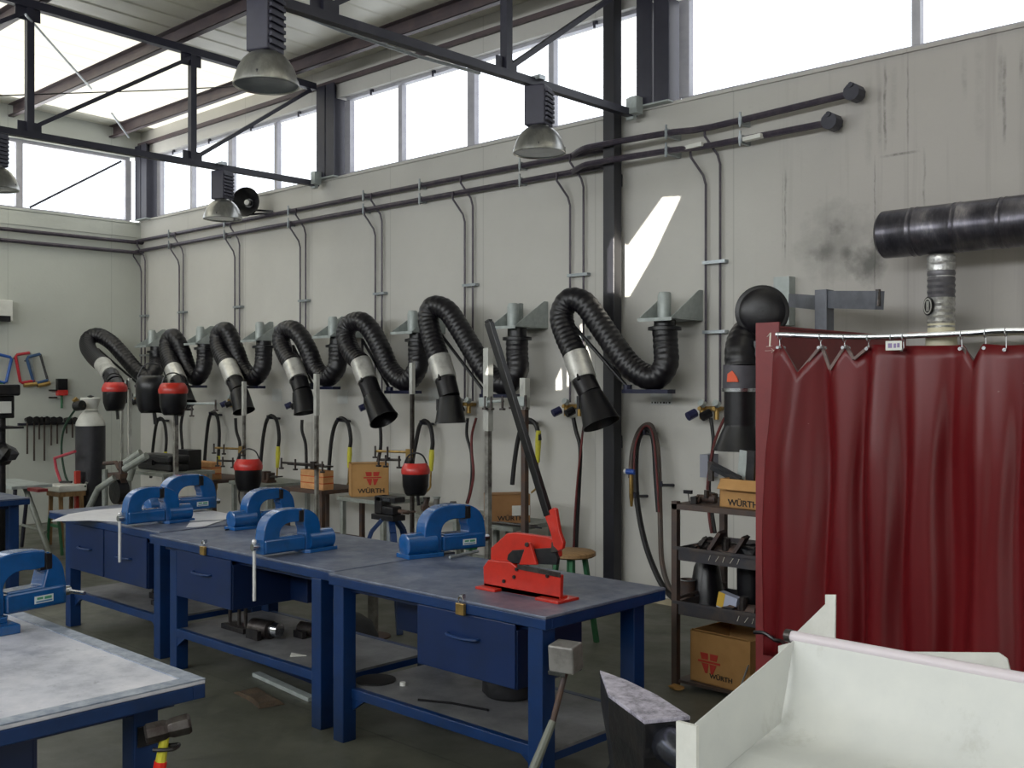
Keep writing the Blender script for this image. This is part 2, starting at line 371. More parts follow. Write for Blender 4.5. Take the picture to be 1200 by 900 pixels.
# long wall: solid panels below the strip windows, band above them
struct(MB().box(WX-.2, XE, WY, WY+.2, -.12, SILL), 'wall_right', WALLM)
struct(MB().box(WX-.2, XE, WY, WY+.2, HEAD, 5.055), 'trim_1', WALLM)
struct(MB().box(WX-.2, WX, YF, WY, -.12, SILL-.03), 'wall_left', WALLB)
struct(MB().prism([(YF, HEAD), (WY, HEAD), (WY, roofz(WY)), (YF, roofz(YF))], .2, Matrix(((0, 0, 1, WX-.1), (1, 0, 0, 0), (0, 1, 0, 0), (0, 0, 0, 1)))), 'trim_2', WALLB)
struct(MB().box(XE, XE+.2, YF, WY+.2, -.12, 5.5), 'wall_near', WALLB)
# thin projecting ledges at the sills
struct(MB().box(WX, XE, WY-.018, WY+.03, SILL-.012, SILL+.012), 'trim_3', WALLM)
struct(MB().box(WX-.03, WX+.018, YF, WY, SILL-.042, SILL-.018), 'trim_4', WALLB)
# a shallow step in the end wall below the sill, as in the photo
struct(MB().box(WX, WX+.012, YF, WY, 3.66, SILL-.05), 'trim_5', WALLB)

# front wall (behind the photographer): sheet cladding with added holes, shaped to cast the sun patches
SUN = Vector((-2.2, 11.72, -1.45)).normalized()
def sunhole(pxs):
    out = []
    for (px, py) in pxs:
        q = P(px, py, Y=WY-.01); t = (YF-q.y)/SUN.y; r = q+SUN*t; out.append((r.x, r.z))
    return out
holes = [sunhole(h) for h in (
    [(776, 231), (797, 230), (764, 300), (737, 347), (722, 347), (722, 297), (728, 283), (735, 288)],
    [(679, 381), (684, 378), (693, 430), (688, 425)],
    [(657, 431), (658, 456), (646, 457)],
    [(664, 420), (669, 424), (667, 452), (664, 453)])]
bm = bmesh.new(); eds = []
for loop in [[(WX, 0), (XE, 0), (XE, 5.6), (WX, 5.6)]]+holes:
    vs = [bm.verts.new((x, YF, z)) for x, z in loop]
    eds += [bm.edges.new((vs[i], vs[(i+1) % len(vs)])) for i in range(len(vs))]
bmesh.ops.triangle_fill(bm, edges=eds, use_beauty=True)
me = bpy.data.meshes.new('wall_front'); bm.to_mesh(me); bm.free(); me.materials.append(WALLB)
o = bpy.data.objects.new('wall_front', me); COL.objects.link(o); o['kind'] = 'structure'; WM[o.name] = Matrix.Identity(4)
sd = o.modifiers.new('s', 'SOLIDIFY'); sd.thickness = .004

# roof: ribbed sheets, with translucent strips
def roofstrip(name, x0, x1, m, kind='structure'):
    mb = MB(); p = []; x = x0
    while x < x1-1e-4:
        w = min(.30, x1-x)
        p += [(x, 0), (x+w*.80, 0), (x+w*.86, .008), (x+w*.94, .008)]; x += w
    p.append((x1, 0)); n = len(p); vs = []
    for y in (YF, 6.95): vs += [(a, y, roofz(y)+b) for a, b in p]
    for y in (YF, 6.95): vs += [(a, y, roofz(y)+b+.012) for a, b in p]
    fs = []
    for i in range(n-1):
        fs += [(i, i+1, n+i+1, n+i), (2*n+i, 3*n+i, 3*n+i+1, 2*n+i+1), (i, 2*n+i, 2*n+i+1, i+1), (n+i, n+i+1, 3*n+i+1, 3*n+i)]
    fs += [(0, n, 3*n, 2*n), (n-1, 3*n-1, 4*n-1, 2*n-1)]
    mb.add(vs, fs); o = mb.build(name, m); o['kind'] = kind; return o
xs = [(-13.3, -12.75, 0), (-12.75, -9.75, 1), (-9.75, -3.0, 0), (-3.0, -2.0, 1), (-2.0, 3.4, 0)]
k = 0
for a, b_, t in xs:
    roofstrip('ceiling' if not t else 'ceiling_skylight', a, b_, SKYM if t else ROOFM)

struct(MB().box(WX, XE, WY-.012, WY, 0, .05), 'baseboard_right', mat('plinth_beige', '#a79d84', .7, 0, '#958b74', 4, .4))
# purlins (cold-formed channel)
PY = [6.80, 6.34, 5.08, 3.80, 2.5, 1.2, -.1, -1.4, -2.7, -4.0]
pl = ['roof purlin hard against the eaves above the strip windows', 'first dark roof purlin inward from the eaves purlin', 'second dark roof purlin inward from the eaves purlin', 'third dark roof purlin inward, crossing above the big lamp']
for i, y in enumerate(PY[:4]):
    z1 = roofz(y)-.002; h = .15 if i else .13
    mb = MB()
    if i == 0: one(MB().box(WX+.01, XE-.01, 6.675, 6.715, 4.86, 4.905), 'roof_purlin', PURL, pl[0], 'roof beam', 'roof purlins'); continue
    mb.box(WX+.01, XE-.01, y-.004, y+.004, z1-h, z1).box(WX+.01, XE-.01, y-.06, y-.004, z1-.006, z1).box(WX+.01, XE-.01, y-.06, y-.004, z1-h, z1-h+.006).box(WX+.01, XE-.01, y-.06, y-.054, z1-h, z1-h+.02)
    one(mb, 'roof_purlin', PURL, pl[i], 'roof beam', 'roof purlins')
mb = MB()

# columns and stub posts
def ibeam(mb, x, y, z0, z1, w, d, t=.012):
    """H section, web along y"""
    mb.box(x-w/2, x+w/2, y-d/2, y-d/2+t, z0, z1).box(x-w/2, x+w/2, y+d/2-t, y+d/2, z0, z1).box(x-.005, x+.005, y-d/2+t, y+d/2-t, z0, z1)
mb = MB().box(-5.175, -5.065, 6.56, 6.66, 0, 4.85).box(-5.2, -5.04, 6.54, 6.715, 0, .012).box(-5.14, -5.10, 6.66, 6.72, 3.3, 3.4).box(-5.14, -5.10, 6.66, 6.72, 1.2, 1.3)
c = one(mb, 'steel_column', mat('column_black_paint', '#15151c', .4, 0, '#1b1b24', 5, .4), 'slim dark steel column standing floor to roof against the long wall', 'column', bevel=.004)
def stub(X, label):
    t = thing('window_post', label, 'post', (X, 6.8, SILL), group='steel posts between the strip windows')
    mb = MB(); mb.box(X-.165, X-.02, 6.64, 6.652, SILL+.013, 4.86).box(X-.1, X-.088, 6.652, 6.9, SILL+.013, 4.86)
    mb.build('flange_post', STEEL, t)
    mb = MB(); mb.box(X+.0, X+.14, 6.64, 6.652, SILL+.013, 4.86).box(X+.065, X+.077, 6.652, 6.9, SILL+.013, 4.86); mb.build('flange_post', STEEL, t)
    MB().box(X-.165, X+.14, 6.63, 6.9, SILL+.001, SILL+.013).build('base_plate', ZINCL, t)
    return t
stub(-4.74, 'pair of dark posts on the sill where the nearer roof truss lands')
stub(-8.93, 'pair of dark posts on the sill where the farther roof truss lands')
stub(-12.93, 'pair of dark posts on the sill in the far corner of the hall')
stub(-.55, 'pair of dark posts on the sill beyond the right hand edge')

# trusses
def truss(X, label):
    t = thing('roof_truss', label, 'roof truss', (X, 6.6, 3.84))
    zb = 3.84
    def L_(p, q, name, w=.055): MB().bar(p, q, w, w).build(name, STEEL, t)
    MB().bar((X, YF+.05, zb), (X, 6.66, zb), .06, .055).build('bottom_chord', STEEL, t)
    MB().bar((X, YF+.05, roofz(YF)-.20), (X, 6.62, roofz(6.62)-.20), .07, .07).build('top_chord', STEEL, t)
    ys = [5.195, 3.665, 2.135, .605, -.925, -2.455, -3.985]
    for y in ys:
        MB().box(X-.03, X+.03, y-.03, y+.03, zb+.028, roofz(y)-.235).build('vertical_post', STEEL, t)
        MB().box(X-.006, X+.006, y-.10, y+.10, zb+.028, zb+.11).build('lower_gusset', STEEL, t); MB().box(X-.006, X+.006, y-.12, y+.09, roofz(y)-.34, roofz(y)-.23).build('upper_gusset', STEEL, t)
    prev = 6.58
    MB().bar((X, 5.22, zb+.05), (X, 6.56, roofz(6.5)-.25), .05, .035).build('diagonal_brace', STEEL, t)
    for i in range(len(ys)-1):
        a, b2 = ys[i], ys[i+1]
        MB().bar((X, b2, zb+.05), (X, a, roofz(a)-.25), .05, .035).build('diagonal_brace', STEEL, t)
    MB().box(X-.035, X+.035, 6.60, 6.64, zb-.05, zb+.12).box(X+.03, X+.10, 6.55, 6.635, zb-.02, zb+.11).build('end_plate', ZINCL, t)
    return t
truss(-4.94, 'nearer dark steel roof truss carrying two of the big lamps')
truss(-9.10, 'farther dark steel roof truss across the left of the hall')
# sloping tie rods under the roof and the slack wire
one(MB().tube([P(30, 17, Z=4.8), P(107, 104, Z=4.84)], .011, 6), 'tie_rod', ZINC, 'thin bright tie rod slanting under the roof at upper left', 'rod')
one(MB().tube([P(131, 133, Z=4.86), P(151, 161, Z=4.86)], .012, 6), 'tie_rod', ZINC, 'short pale tie rod end below the second purlin', 'rod')
q = [P(0, 112, X=-9.35), P(90, 109, X=-9.35), P(180, 106, X=-9.35), P(285, 101, X=-9.35)]
q[0] = q[0]+(q[0]-q[1])*3.0
one(MB().tube(q, .006, 6), 'slack_wire', BLK, 'thin wire strung level across the farther truss', 'wire')
q = [P(330, 8, X=-5.3), P(400, 36, X=-5.3), P(490, 66, X=-5.3), P(562, 86, X=-5.3)]
one(MB().tube(q, .012, 6), 'conduit_rod', ZINC, 'pale conduit running beside the nearer truss chord', 'conduit')

# ---- windows of the long wall
def window(n, x0, x1, mull, y=WY):
    t = bpy.data.objects.new('window_%d' % n, None); COL.objects.link(t); t.location = (x0, y, SILL); t['kind'] = 'structure'
    WM[t.name] = Matrix.Translation((x0, y, SILL))
    f = MB(); z0, z1 = SILL+.0125, HEAD
    f.box(x0, x1, y+.06, y+.11, z0, z0+.035).box(x0, x1, y+.06, y+.11, z1-.03, z1)
    for i, x in enumerate([x0+.02]+mull+[x1-.02]):
        w = .028 if i % 2 else .045
        f.box(x-w, x+w, y+.055, y+.115, z0+.035, z1-.04)
    f.build('window_frame', mat('window_frame_grey', '#a9a8ae', .5, 0, '#9b9aa2', 8, .4), t)
    MB().box(x0+.02, x1-.02, y+.083, y+.088, z0+.03, z1-.03).build('glass_pane', GLASS, t)
    h = MB()
    for a in [(p+q_)/2 for p, q_ in zip([x0]+mull, mull+[x1])]: h.box(a-.02, a+.02, y+.04, y+.06, z1-.03, z1+.0).box(a-.008, a+.008, y+.03, y+.045, z1-.06, z1-.02)
    h.build('catch', STEEL, t)
window(1, -12.74, -9.12, [-11.9, -11.0, -10.05])
mx = [P(471, 150, Y=WY+.08).x, P(554, 130, Y=WY+.08).x, P(648, 105, Y=WY+.08).x]
window(2, -8.76, -4.93, mx)
window(3, -4.57, -.75, [P(1075, 20, Y=WY+.08).x, -1.7])
window(4, -.38, 3.15, [.8, 2.0])
# end wall windows
def windowb(n, y0, y1, mull):
    t = bpy.data.objects.new('window_%d' % n, None); COL.objects.link(t); t.location = (WX, y0, SILL); t['kind'] = 'structure'
    WM[t.name] = Matrix.Translation((WX, y0, SILL)); f = MB(); z0, z1 = SILL-.017, HEAD
    f.box(WX-.11, WX-.06, y0, y1, z0, z0+.03).box(WX-.11, WX-.06, y0, y1, z1-.04, z1)
    for y in [y0+.02]+mull+[y1-.02]: f.box(WX-.115, WX-.055, y-.04, y+.04, z0+.03, z1-.04)
    f.build('window_frame', mat('window_frame_grey', '#a9a8ae'), t)
    MB().box(WX-.088, WX-.083, y0+.02, y1-.02, z0+.025, z1-.03).build('glass_pane', GLASS, t)
windowb(5, 3.0, 6.6, [P(22, 200, X=WX-.08).y])
windowb(6, -1.2, 2.9, [.6])
struct(MB().box(WX-.2, WX, 2.9, 3.0, SILL-.03, HEAD).box(WX-.2, WX, YF, -1.2, SILL-.03, HEAD), 'trim_6', WALLB)
# corner post of the end wall and its stay
one(MB().bar(P(35, 243, X=WX+.12), P(142, 189, X=WX+.12), .025, .025), 'window_stay', STEEL, 'thin diagonal stay in front of the end wall windows', 'stay')

# ---- gas mains along the wall
def mains(zm, px_end, endz, label, dy):
    t = thing('gas_main_pipe', label, 'pipe', (-8, WY, zm), group='gas mains along the long wall')
    e = P(px_end[0], px_end[1], Y=WY-.10)
    pts = [(WX+.06, 3, zm-.03+.0), (WX+.06, 6.55, zm-.02), (WX+.10, WY-.08, zm-.01), (WX+.3, WY-.06, zm)]
    pts = [Vector(p) for p in pts]
    seq = [(-5.75, WY-.06), (-5.60, WY-.06), (-5.35, WY-.20), (-5.2, WY-.215), (-4.9, WY-.20), (-4.5, WY-.16), (-4.2, WY-.10)]
    body = pts+[Vector((x, y, zm)) for x, y in seq]+[e]
    c = [Vector((WX+.06, -1, zm-.03))]+cat(body, 3)
    MB().tube(c, .024, 8).build('pipe', PIPE, t)
    dirx = (e-body[-2]).normalized()
    w = MB(); w.cyl(e-dirx*.02, e+dirx*.05, .038, 8); w.cyl(e+Vector((.03, -.05, 0)), e+Vector((.03, .05, 0)), .058, 10); w.cyl(e+Vector((.03, -.06, .045)), e+Vector((.03, .0, .045)), .018, 8); w.build('end_valve', STEEL, t)
    for x in [-12.2, -10.9, -9.6, -8.3, -7.45, -6.15, -4.55, -3.95]:
        k = MB(); yy = WY-.06 if x < -5.7 else (WY-.16 if x < -4.3 else WY-.10)
        k.box(x-.012, x+.012, yy-.03, WY, zm-.03, zm+.03).box(x-.006, x+.006, yy-.032, yy-.02, zm-.05, zm+.06); k.build('clamp', ZINC, t)
    return t
mains(3.61, (996, 110), 0, 'upper dark gas main running high along the long wall', 0)
mains(3.475, (970, 144), 0, 'lower dark gas main running high along the long wall', 0)
# white tags on the lower main near its end
for a, b_ in (((800, 174), (824, 169)), ((872, 163), (893, 159))):
    p0, p1 = P(*a, Y=WY-.13), P(*b_, Y=WY-.13)
    one(MB().bar(p0-Vector((0, 0, .005)), p1, .052, .03), 'pipe_tag', WHITE, 'white tag wrapped on the lower gas main %s' % ('above the nearest drop pipe' if a[0] == 800 else 'beside its last clamp'), 'tag')

# ---- drop pipes with outlet manifolds
drops = [(-4.235, .062), (-5.55, .072), (-6.832, .052), (-8.12, .052), (-9.40, .05), (-10.70, .05), (-11.98, .05), (-12.96, .05)]
ords = ['nearest', 'second', 'third', 'fourth', 'fifth', 'sixth', 'seventh', 'farthest']
for i, (X, hw) in enumerate(drops):
    t = thing('gas_drop_pipes', 'pair of slim gas pipes dropping down the long wall, %s pair from the curtain' % ords[i], 'pipe', (X, WY, 1.5), group='gas drop pipes')
    yw = WY-.035
    for s, ztop in ((-1, 3.475), (1, 3.61)):
        x = X+s*hw; y0 = WY-.06; ofs = -.10
        pts = [(x+ofs, y0-.03, ztop+.01), (x+ofs+.01, y0-.04, ztop-.06), (x-.015, yw-.01, ztop-.20), (x, yw, ztop-.27), (x, yw, 1.56)]
        MB().tube([Vector(p) for p in pts], .0095, 7).build('pipe', PIPE, t)
    for z in (2.62, 2.1):
        MB().box(X-hw-.02, X+hw+.05, yw-.018, WY-.001, z-.012, z+.012).build('clamp', ZINC, t)
    m_ = thing('gas_outlet', 'brass and black gas outlet valves at the foot of the %s pair of drop pipes' % ords[i], 'valve', (X, WY, 1.5), group='gas outlet valves')
    b2 = MB().cyl((X-hw-.02, yw-.03, 1.53), (X+hw+.02, yw-.03, 1.53), .018, 8)
    for s in (-1, 1): b2.cyl((X+s*hw, WY-.001, 1.53), (X+s*hw, yw-.09, 1.53), .016, 8).cyl((X+s*hw, yw-.05, 1.575), (X+s*hw, yw-.05, 1.45), .02, 8)
    b2.build('manifold', BRASS, m_)
    for s in (-1, 1):
        MB().cyl((X+s*hw-.03, yw-.09, 1.50), (X+s*hw-.06, yw-.15, 1.47), .034, 10).build('valve_knob', BLK if s > 0 else mat('blue_black_knob', '#23264a', .4), m_)
        MB().cyl((X+s*hw+.02, yw-.06, 1.56), (X+s*hw+.02, yw-.10, 1.575), .026, 10).build('pressure_gauge', ZINCL, m_)

# loudspeaker horn
p = P(289, 237, Y=WY-.28)
t = thing('horn_loudspeaker', 'round black horn loudspeaker on a bracket above the gas mains', 'loudspeaker', (p.x, WY, p.z))
d = Vector((.55, -.83, 0)).normalized(); Mx = face_mtx(p, Vector((0, 0, 1)).cross(d), (0, 0, 1))
MB().lathe([(.03, -.2), (.05, -.16), (.07, -.1), (.14, -.01), (.165, .03), (.16, .035), (.13, .01), (.05, -.06), (.001, -.06)], 22, Mx).build('horn', BLK, t)
MB().lathe([(.001, -.05), (.03, -.045), (.03, .0), (.001, .01)], 12, Mx).build('horn_core', WHITE, t)
MB().bar(p-d*.15+Vector((0, 0, -.06)), (p.x+.1, WY, p.z-.08), .02).bar(p-d*.1+Vector((0, 0, -.12)), (p.x+.14, WY, p.z-.1), .02).build('wall_bracket', BLK, t)

# ---- high-bay lamps hanging from the trusses
def lamp(p, r, hb, wb, label):
    x, y, z = p
    t = thing('high_bay_lamp', label, 'lamp', (x, y, z), group='high bay lamps under the trusses')
    M_ = Matrix.Translation(p)
    k = r/.18
    MB().lathe([(.178*k, .012), (.184*k, 0), (.188*k, .003), (.186*k, .02), (.176*k, .05), (.160*k, .095), (.132*k, .14), (.10*k, .17), (.07*k, .185), (.065*k, .2), (.062*k, .18), (.12*k, .12), (.16*k, .05)], 32, M_).build('reflector', ALU, t)
    MB().lathe([(.001, .006), (.178*k, .008), (.178*k, .014), (.001, .014)], 32, M_).build('lens', GLASSL, t)
    rp = Matrix.Rotation(R(20), 4, 'Z')
    b2 = MB().box(-wb/2, wb/2-.012*k, -wb/2, wb/2, .19*k, .19*k+hb, M_ @ rp); b2.build('ballast_box', BALL, t, bevel=.008)
    f = MB()
    for i in range(7): f.box(wb/2-.012*k, wb/2+.006, -wb/2+.012, wb/2-.012, .19*k+.03+i*(hb-.05)/7, .19*k+.05+i*(hb-.05)/7, M_ @ rp)
    f.build('cooling_grille', BALL, t)
    MB().cyl((x-.05, y, z+.19*k+hb), (x-.05, y, 3.87), .012, 8).box(x-.07, x+.03, y-.03, y+.03, 3.855, 3.885).build('hanging_hook', ZINC, t)
    s = MB()
    for a in range(4):
        an = R(a*90+40); s.box(x+.172*k*math.cos(an)-.008, x+.172*k*math.cos(an)+.008, y+.172*k*math.sin(an)-.008, y+.172*k*math.sin(an)+.008, z+.02, z+.045)
    s.build('rim_clip', STEEL, t)
pz = P(312, 100, X=-4.90); lamp(Vector((-4.90, pz.y, 3.34)), .172, .33, .155, 'largest looking high bay lamp, hanging top left of the photo')
pz = P(632, 180, X=-4.90); lamp(Vector((-4.90, pz.y, 3.335)), .18, .28, .165, 'high bay lamp hung near the strip windows, left of the steel column')
pz = P(261, 260, X=-9.05); lamp(Vector((-9.05, pz.y, 3.325)), .18, .28, .16, 'small far high bay lamp beside the horn loudspeaker')
pz = P(-6, 222, X=-9.05); lamp(Vector((-9.05, pz.y, 3.325)), .18, .28, .16, 'high bay lamp half cut off by the left edge')
# ================================================================== LIGHT
w = bpy.data.worlds.new('sky'); sc.world = w; w.use_nodes = True
bg = w.node_tree.nodes['Background']; bg.inputs[0].default_value = (.93, .96, 1, 1); bg.inputs[1].default_value = 2.6
def area(name, loc, size, sy, rot, power, col=(1, 1, 1)):
    l = bpy.data.lights.new(name, 'AREA'); l.shape = 'RECTANGLE'; l.size = size; l.size_y = sy; l.energy = power; l.color = col
    o = bpy.data.objects.new(name, l); COL.objects.link(o); o.location = loc; o.rotation_euler = rot; return o
# daylight through the glazing of the unseen front wall
area('daylight_front_windows', (-4.5, YF+.06, 4.1), 15, 1.1, (R(90), 0, 0), 660, (.94, .97, 1))
area('added_fill_light', (XE-.05, 1.5, 1.6), 3.0, 3.0, (R(90), 0, R(90)), 45, (1, .98, .95))  # added fill lamp, the wall behind it is solid
area('daylight_off_outside_roof', (-5, 8.3, 3.3), 17, 1.6, (R(128), 0, 0), 2400, (1, .97, .92))
area('daylight_off_outside_yard', (-14.8, 3.2, 3.3), 1.6, 7, (0, R(-128), 0), 320, (1, .97, .92))
sl = bpy.data.lights.new('sun', 'SUN'); sl.energy = 14; sl.angle = R(.12); sl.color = (1, .95, .86)
so = bpy.data.objects.new('sun', sl); COL.objects.link(so); so.rotation_euler = SUN.to_track_quat('-Z', 'Y').to_euler()
# ================================================================== FUME EXTRACTION ARMS
HOSER = .094
def hose_tube(mb, pts, r, rib=.0035, step=.011, n=16):
    c = cat(pts, 14)
    # resample evenly
    out = [c[0]]; acc = 0
    for a, b_ in zip(c, c[1:]):
        l = (b_-a).length
        while acc+l >= step and l > 1e-9:
            f = (step-acc)/l; a = a.lerp(b_, f); out.append(a.copy()); l = (b_-a).length; acc = 0
        acc += l
    rr = [r+rib*(1 if (i % 4) < 2 else -1)*.5 for i in range(len(out))]
    mb.tube(out, rr, n)
    return out
def bracket(X, label, tube_z, wall=WY):
    """shelf bracket with two triangular cheeks"""
    t = thing('arm_wall_bracket', label, 'wall bracket', (X, wall, 2.19), group='galvanised arm brackets on the long wall')
    y1 = wall-.001; y0 = wall-.42
    MB().box(X-.15, X+.15, y0, y1, 2.19, 2.20).box(X-.15, X+.15, y0, y0+.008, 2.175, 2.19).build('base_plate', ZINCL, t)
    for s in (-1, 1):
        x = X+s*.145
        M_ = Matrix(((0, 0, 1, x), (1, 0, 0, 0), (0, 1, 0, 0), (0, 0, 0, 1)))
        MB().prism([(y0+.01, 2.202), (y1, 2.202), (y1, 2.42), (y1-.05, 2.42)], .006, M_).build('gusset', ZINCL, t)
    MB().box(X-.141, X+.141, y1-.006, y1, 2.202, 2.25).build('back_plate', ZINCL, t)
    MB().lathe([(.05, 0), (.05, .17), (.04, .20), (.001, .205)], 20, Matrix.Translation((X-.03, wall-.25, 2.2))).build('duct_spigot', ZINCL, t)
    return t
def arm(px, hood, yb, ye, label, sleeve=True, hr=.125, zcorr=0):
    """px: photo path of the hose centre; yb/ye: distance of bracket end and hood end"""
    n = len(px)
    Ys = [yb+(ye-yb)*min(1, max(0, (i-1)/(n-2.5))) for i in range(n)]
    pts = [P(a, b_, Y=y) for (a, b_), y in zip(px, Ys)]
    t = thing('fume_extractor', label, 'fume extractor', pts[0], group='fume extraction arms on the long wall')
    h = MB()
    # lower part after the sleeve is separate
    k = n-3
    hose_tube(h, pts[:k+1], HOSER); h.build('hose', HOSE, t)
    a, b_, e = pts[k], pts[k+1], pts[k+2]
    q = P(hood[0], hood[1], Y=ye)
    MB().tube([a-(b_-a).normalized()*.01, b_], HOSER+.006, 20).build('silver_sleeve' if sleeve else 'plain_sleeve', mat('silver_sleeve', '#d3d2cd', .28, .45, '#a9a8a4', 9, .3) if sleeve else HOSE, t)
    MB().tube([b_, e], HOSER-.004, 20).build('lower_tube', HOSE, t)
    d = (q-e).normalized(); L_ = (q-e).length
    z = d; x = z.orthogonal().normalized(); y = z.cross(x)
    Mh = Matrix((x.to_4d(), y.to_4d(), z.to_4d(), (0, 0, 0, 1))).transposed(); Mh.translation = e
    for i in range(3): Mh[3][i] = 0
    MB().lathe([(HOSER-.01, -.01), (HOSER+.004, .02), (hr*.93, L_*.9), (hr, L_), (hr-.006, L_), (HOSER-.01, .03), (.001, .02)], 28, Mh).build('hood', BLK, t)
    hp = e+Vector((-.11, 0, 0))-d*(-.07)
    MB().cyl(e+d*.07, e+d*.07+Vector((-.13, -.02, 0)), .012, 8).cyl(e+d*.07+Vector((-.13, -.02, -.05)), e+d*.07+Vector((-.13, -.02, .05)), .016, 8).build('hood_handle', BLK, t)
    if pts[0].z < 2.185: MB().cyl(pts[0]+Vector((0, 0, -.01)), (pts[0].x, pts[0].y, 2.188), HOSER-.012, 20).build('neck_ring', BLK, t)
    # flange under the bracket and the two support rods inside the bend
    MB().lathe([(HOSER+.03, -.02), (HOSER+.03, .005), (HOSER, .012), (HOSER, -.05)], 20, Matrix.Translation(pts[0])).build('top_flange', BLK, t)
    lo = min(range(n), key=lambda i: pts[i].z if i < 6 else 9)
    c = pts[lo]
    MB().box(c.x-.26, c.x+.16, c.y-.05, c.y+.05, c.z-.115, c.z-.085).cyl((c.x-.24, c.y, c.z-.09), (c.x-.24, c.y, c.z-.05), .035, 10).build('pivot_plate', mat('blue_black_plate', '#1c1f38', .35, .2), t)
    s = MB(); el = max(pts, key=lambda v_: v_.z)
    s.tube([c+Vector((-.22, 0, -.09)), el+Vector((.02, -.01, -.17))], .014, 8)
    s.build('support_rod', BLK, t)
    s = MB(); s.tube([el+Vector((.02, -.01, -.17)), b_+Vector((.03, -.095, 0))], .014, 8); s.build('support_rod', BLK, t)
    return t
arms = [
 ([(779, 384), (780, 405), (780, 428), (766, 443), (742, 432), (722, 408), (700, 376), (684, 355), (667, 352), (658, 370), (664, 394), (675, 417), (684, 445), (692, 462)], (705, 497), 6.44, 6.15, 'extraction arm hanging right of the steel column, its elbow looping left of it', .15),
 ([(606, 396), (606, 415), (606, 436), (592, 450), (572, 438), (555, 412), (538, 384), (524, 364), (508, 359), (502, 373), (507, 398), (515, 421), (522, 445), (527, 465)], (528, 496), 6.44, 6.15, 'extraction arm behind the long shear handle, hood pointing straight down', .14),
 ([(490, 398), (490, 415), (489, 432), (476, 447), (458, 434), (447, 410), (436, 389), (424, 377), (410, 380), (405, 394), (412, 413), (423, 425), (431, 447), (437, 464)], (450, 492), 6.44, 6.2, 'extraction arm in the middle of the long wall, hood tipped to the right', .14),
 ([(396, 405), (396, 418), (394, 432), (383, 443), (370, 432), (362, 412), (353, 395), (343, 386), (332, 389), (330, 402), (336, 417), (343, 427), (350, 445), (354, 458)], (358, 484), 6.44, 6.2, 'fourth extraction arm left of the steel column, with short stubby hood', .12),
 ([(309, 406), (309, 418), (307, 432), (297, 443), (285, 432), (277, 412), (271, 396), (265, 387), (257, 391), (256, 404), (261, 418), (267, 428), (275, 446), (280, 458)], (286, 482), 6.44, 6.15, 'fifth extraction arm left of the steel column', .12),
 ([(240, 408), (240, 420), (238, 433), (230, 443), (221, 432), (214, 412), (209, 401), (203, 394), (197, 399), (196, 410), (199, 422), (203, 433), (209, 446), (213, 456)], (218, 474), 6.44, 6.1, 'sixth extraction arm left of the steel column, next to the farthest one', .12),
 ([(184, 412), (184, 422), (182, 434), (174, 443), (160, 434), (145, 417), (130, 401), (115, 393), (104, 397), (103, 407), (110, 418), (121, 428), (130, 440), (135, 449)], (143, 466), 6.44, 5.45, 'farthest extraction arm, swung out across the corner of the hall', .12),
]
for px, hood, yb, ye, lab, hr in arms: arm(px, hood, yb, ye, lab, True, hr)
bx = [(785, 'above the arm right of the steel column'), (607, 'above the arm behind the long shear handle'), (489, 'above the arm in the middle of the wall'), (395, 'above the fourth arm left of the steel column'), (309, 'above the fifth arm left of the steel column'), (239, 'above the sixth arm left of the steel column'), (182, 'above the farthest arm by the corner')]
BX = []
for px, lab in bx:
    X = P(px, 378, Y=6.5).x; BX.append(X); bracket(X, 'galvanised bracket with triangular cheeks '+lab, 2.19)
# small white notices under the brackets
for (px, py, lab) in ((402, 465, 'fourth'), (510, 463, 'third'), (325, 463, 'fifth')):
    c = P(px, py, Y=WY-.002); one(MB().box(c.x-.09, c.x+.08, WY-.006, WY-.001, c.z-.07, c.z+.07), 'paper_notice', PAPER, 'blank pale notice on the wall below the %s extraction arm from the column' % lab if lab != 'third' else 'blank pale notice on the wall below the middle extraction arm', 'notice', 'paper notices under the arms')
c = P(775, 465, Y=WY-.002)
t = thing('paper_notice', 'pale notice with a line of faded lettering right of the steel column', 'notice', (c.x, WY, c.z), group='paper notices under the arms')
MB().box(c.x-.10, c.x+.10, WY-.006, WY-.001, c.z-.06, c.z+.055).build('paper_sheet', PAPER, t)
l_ = MB()
for i, wd in enumerate((.012, .018, .01, .014, .02, .012, .016)): l_.box(c.x-.09+i*.027, c.x-.09+i*.027+wd, WY-.0075, WY-.006, c.z-.052, c.z-.038)
o = l_.build('faded_line', INK, t); o['kind'] = 'stuff'

# ninth arm, seen end-on in front of the booth
X9 = -3.42
t = thing('fume_extractor', 'extraction arm hanging straight down beside the red booth, orange mark on its sleeve', 'fume extractor', (X9, 6.3, 2.2), group='fume extraction arms on the long wall')
top = [P(866, 480, Y=5.75), P(867, 455, Y=5.75), P(868, 430, Y=5.75), P(868, 412, Y=5.77), P(872, 396, Y=5.86), P(882, 386, Y=6.0), P(892, 380, Y=6.15), P(898, 374, Y=6.30)]
h = MB(); hose_tube(h, top[2:], .10); h.build('hose', HOSE, t)
c = P(893, 365, Y=5.86); d = Vector((.50, -.86, .06)).normalized()
Mx = face_mtx(c, Vector((0, 0, 1)).cross(d), Vector((0, 0, 1)))
dome = []
for k_ in range(26):
    f_ = k_/25.; rr_ = .164*math.cos(f_*math.pi/2)**.75; zz_ = -.02+.075*math.sin(f_*math.pi/2); g_ = .0045*(1 if k_ % 2 else -1)*(1-f_*.6)
    dome.append((max(.001, rr_+g_*(1-f_)), zz_+g_*f_))
MB().lathe([(.09, -.13), (.140, -.115), (.150, -.10), (.142, -.09), (.154, -.078), (.146, -.066), (.160, -.052), (.152, -.04), (.164, -.03)]+dome, 40, Mx).build('coiled_bend', HOSE, t, sharp=80)
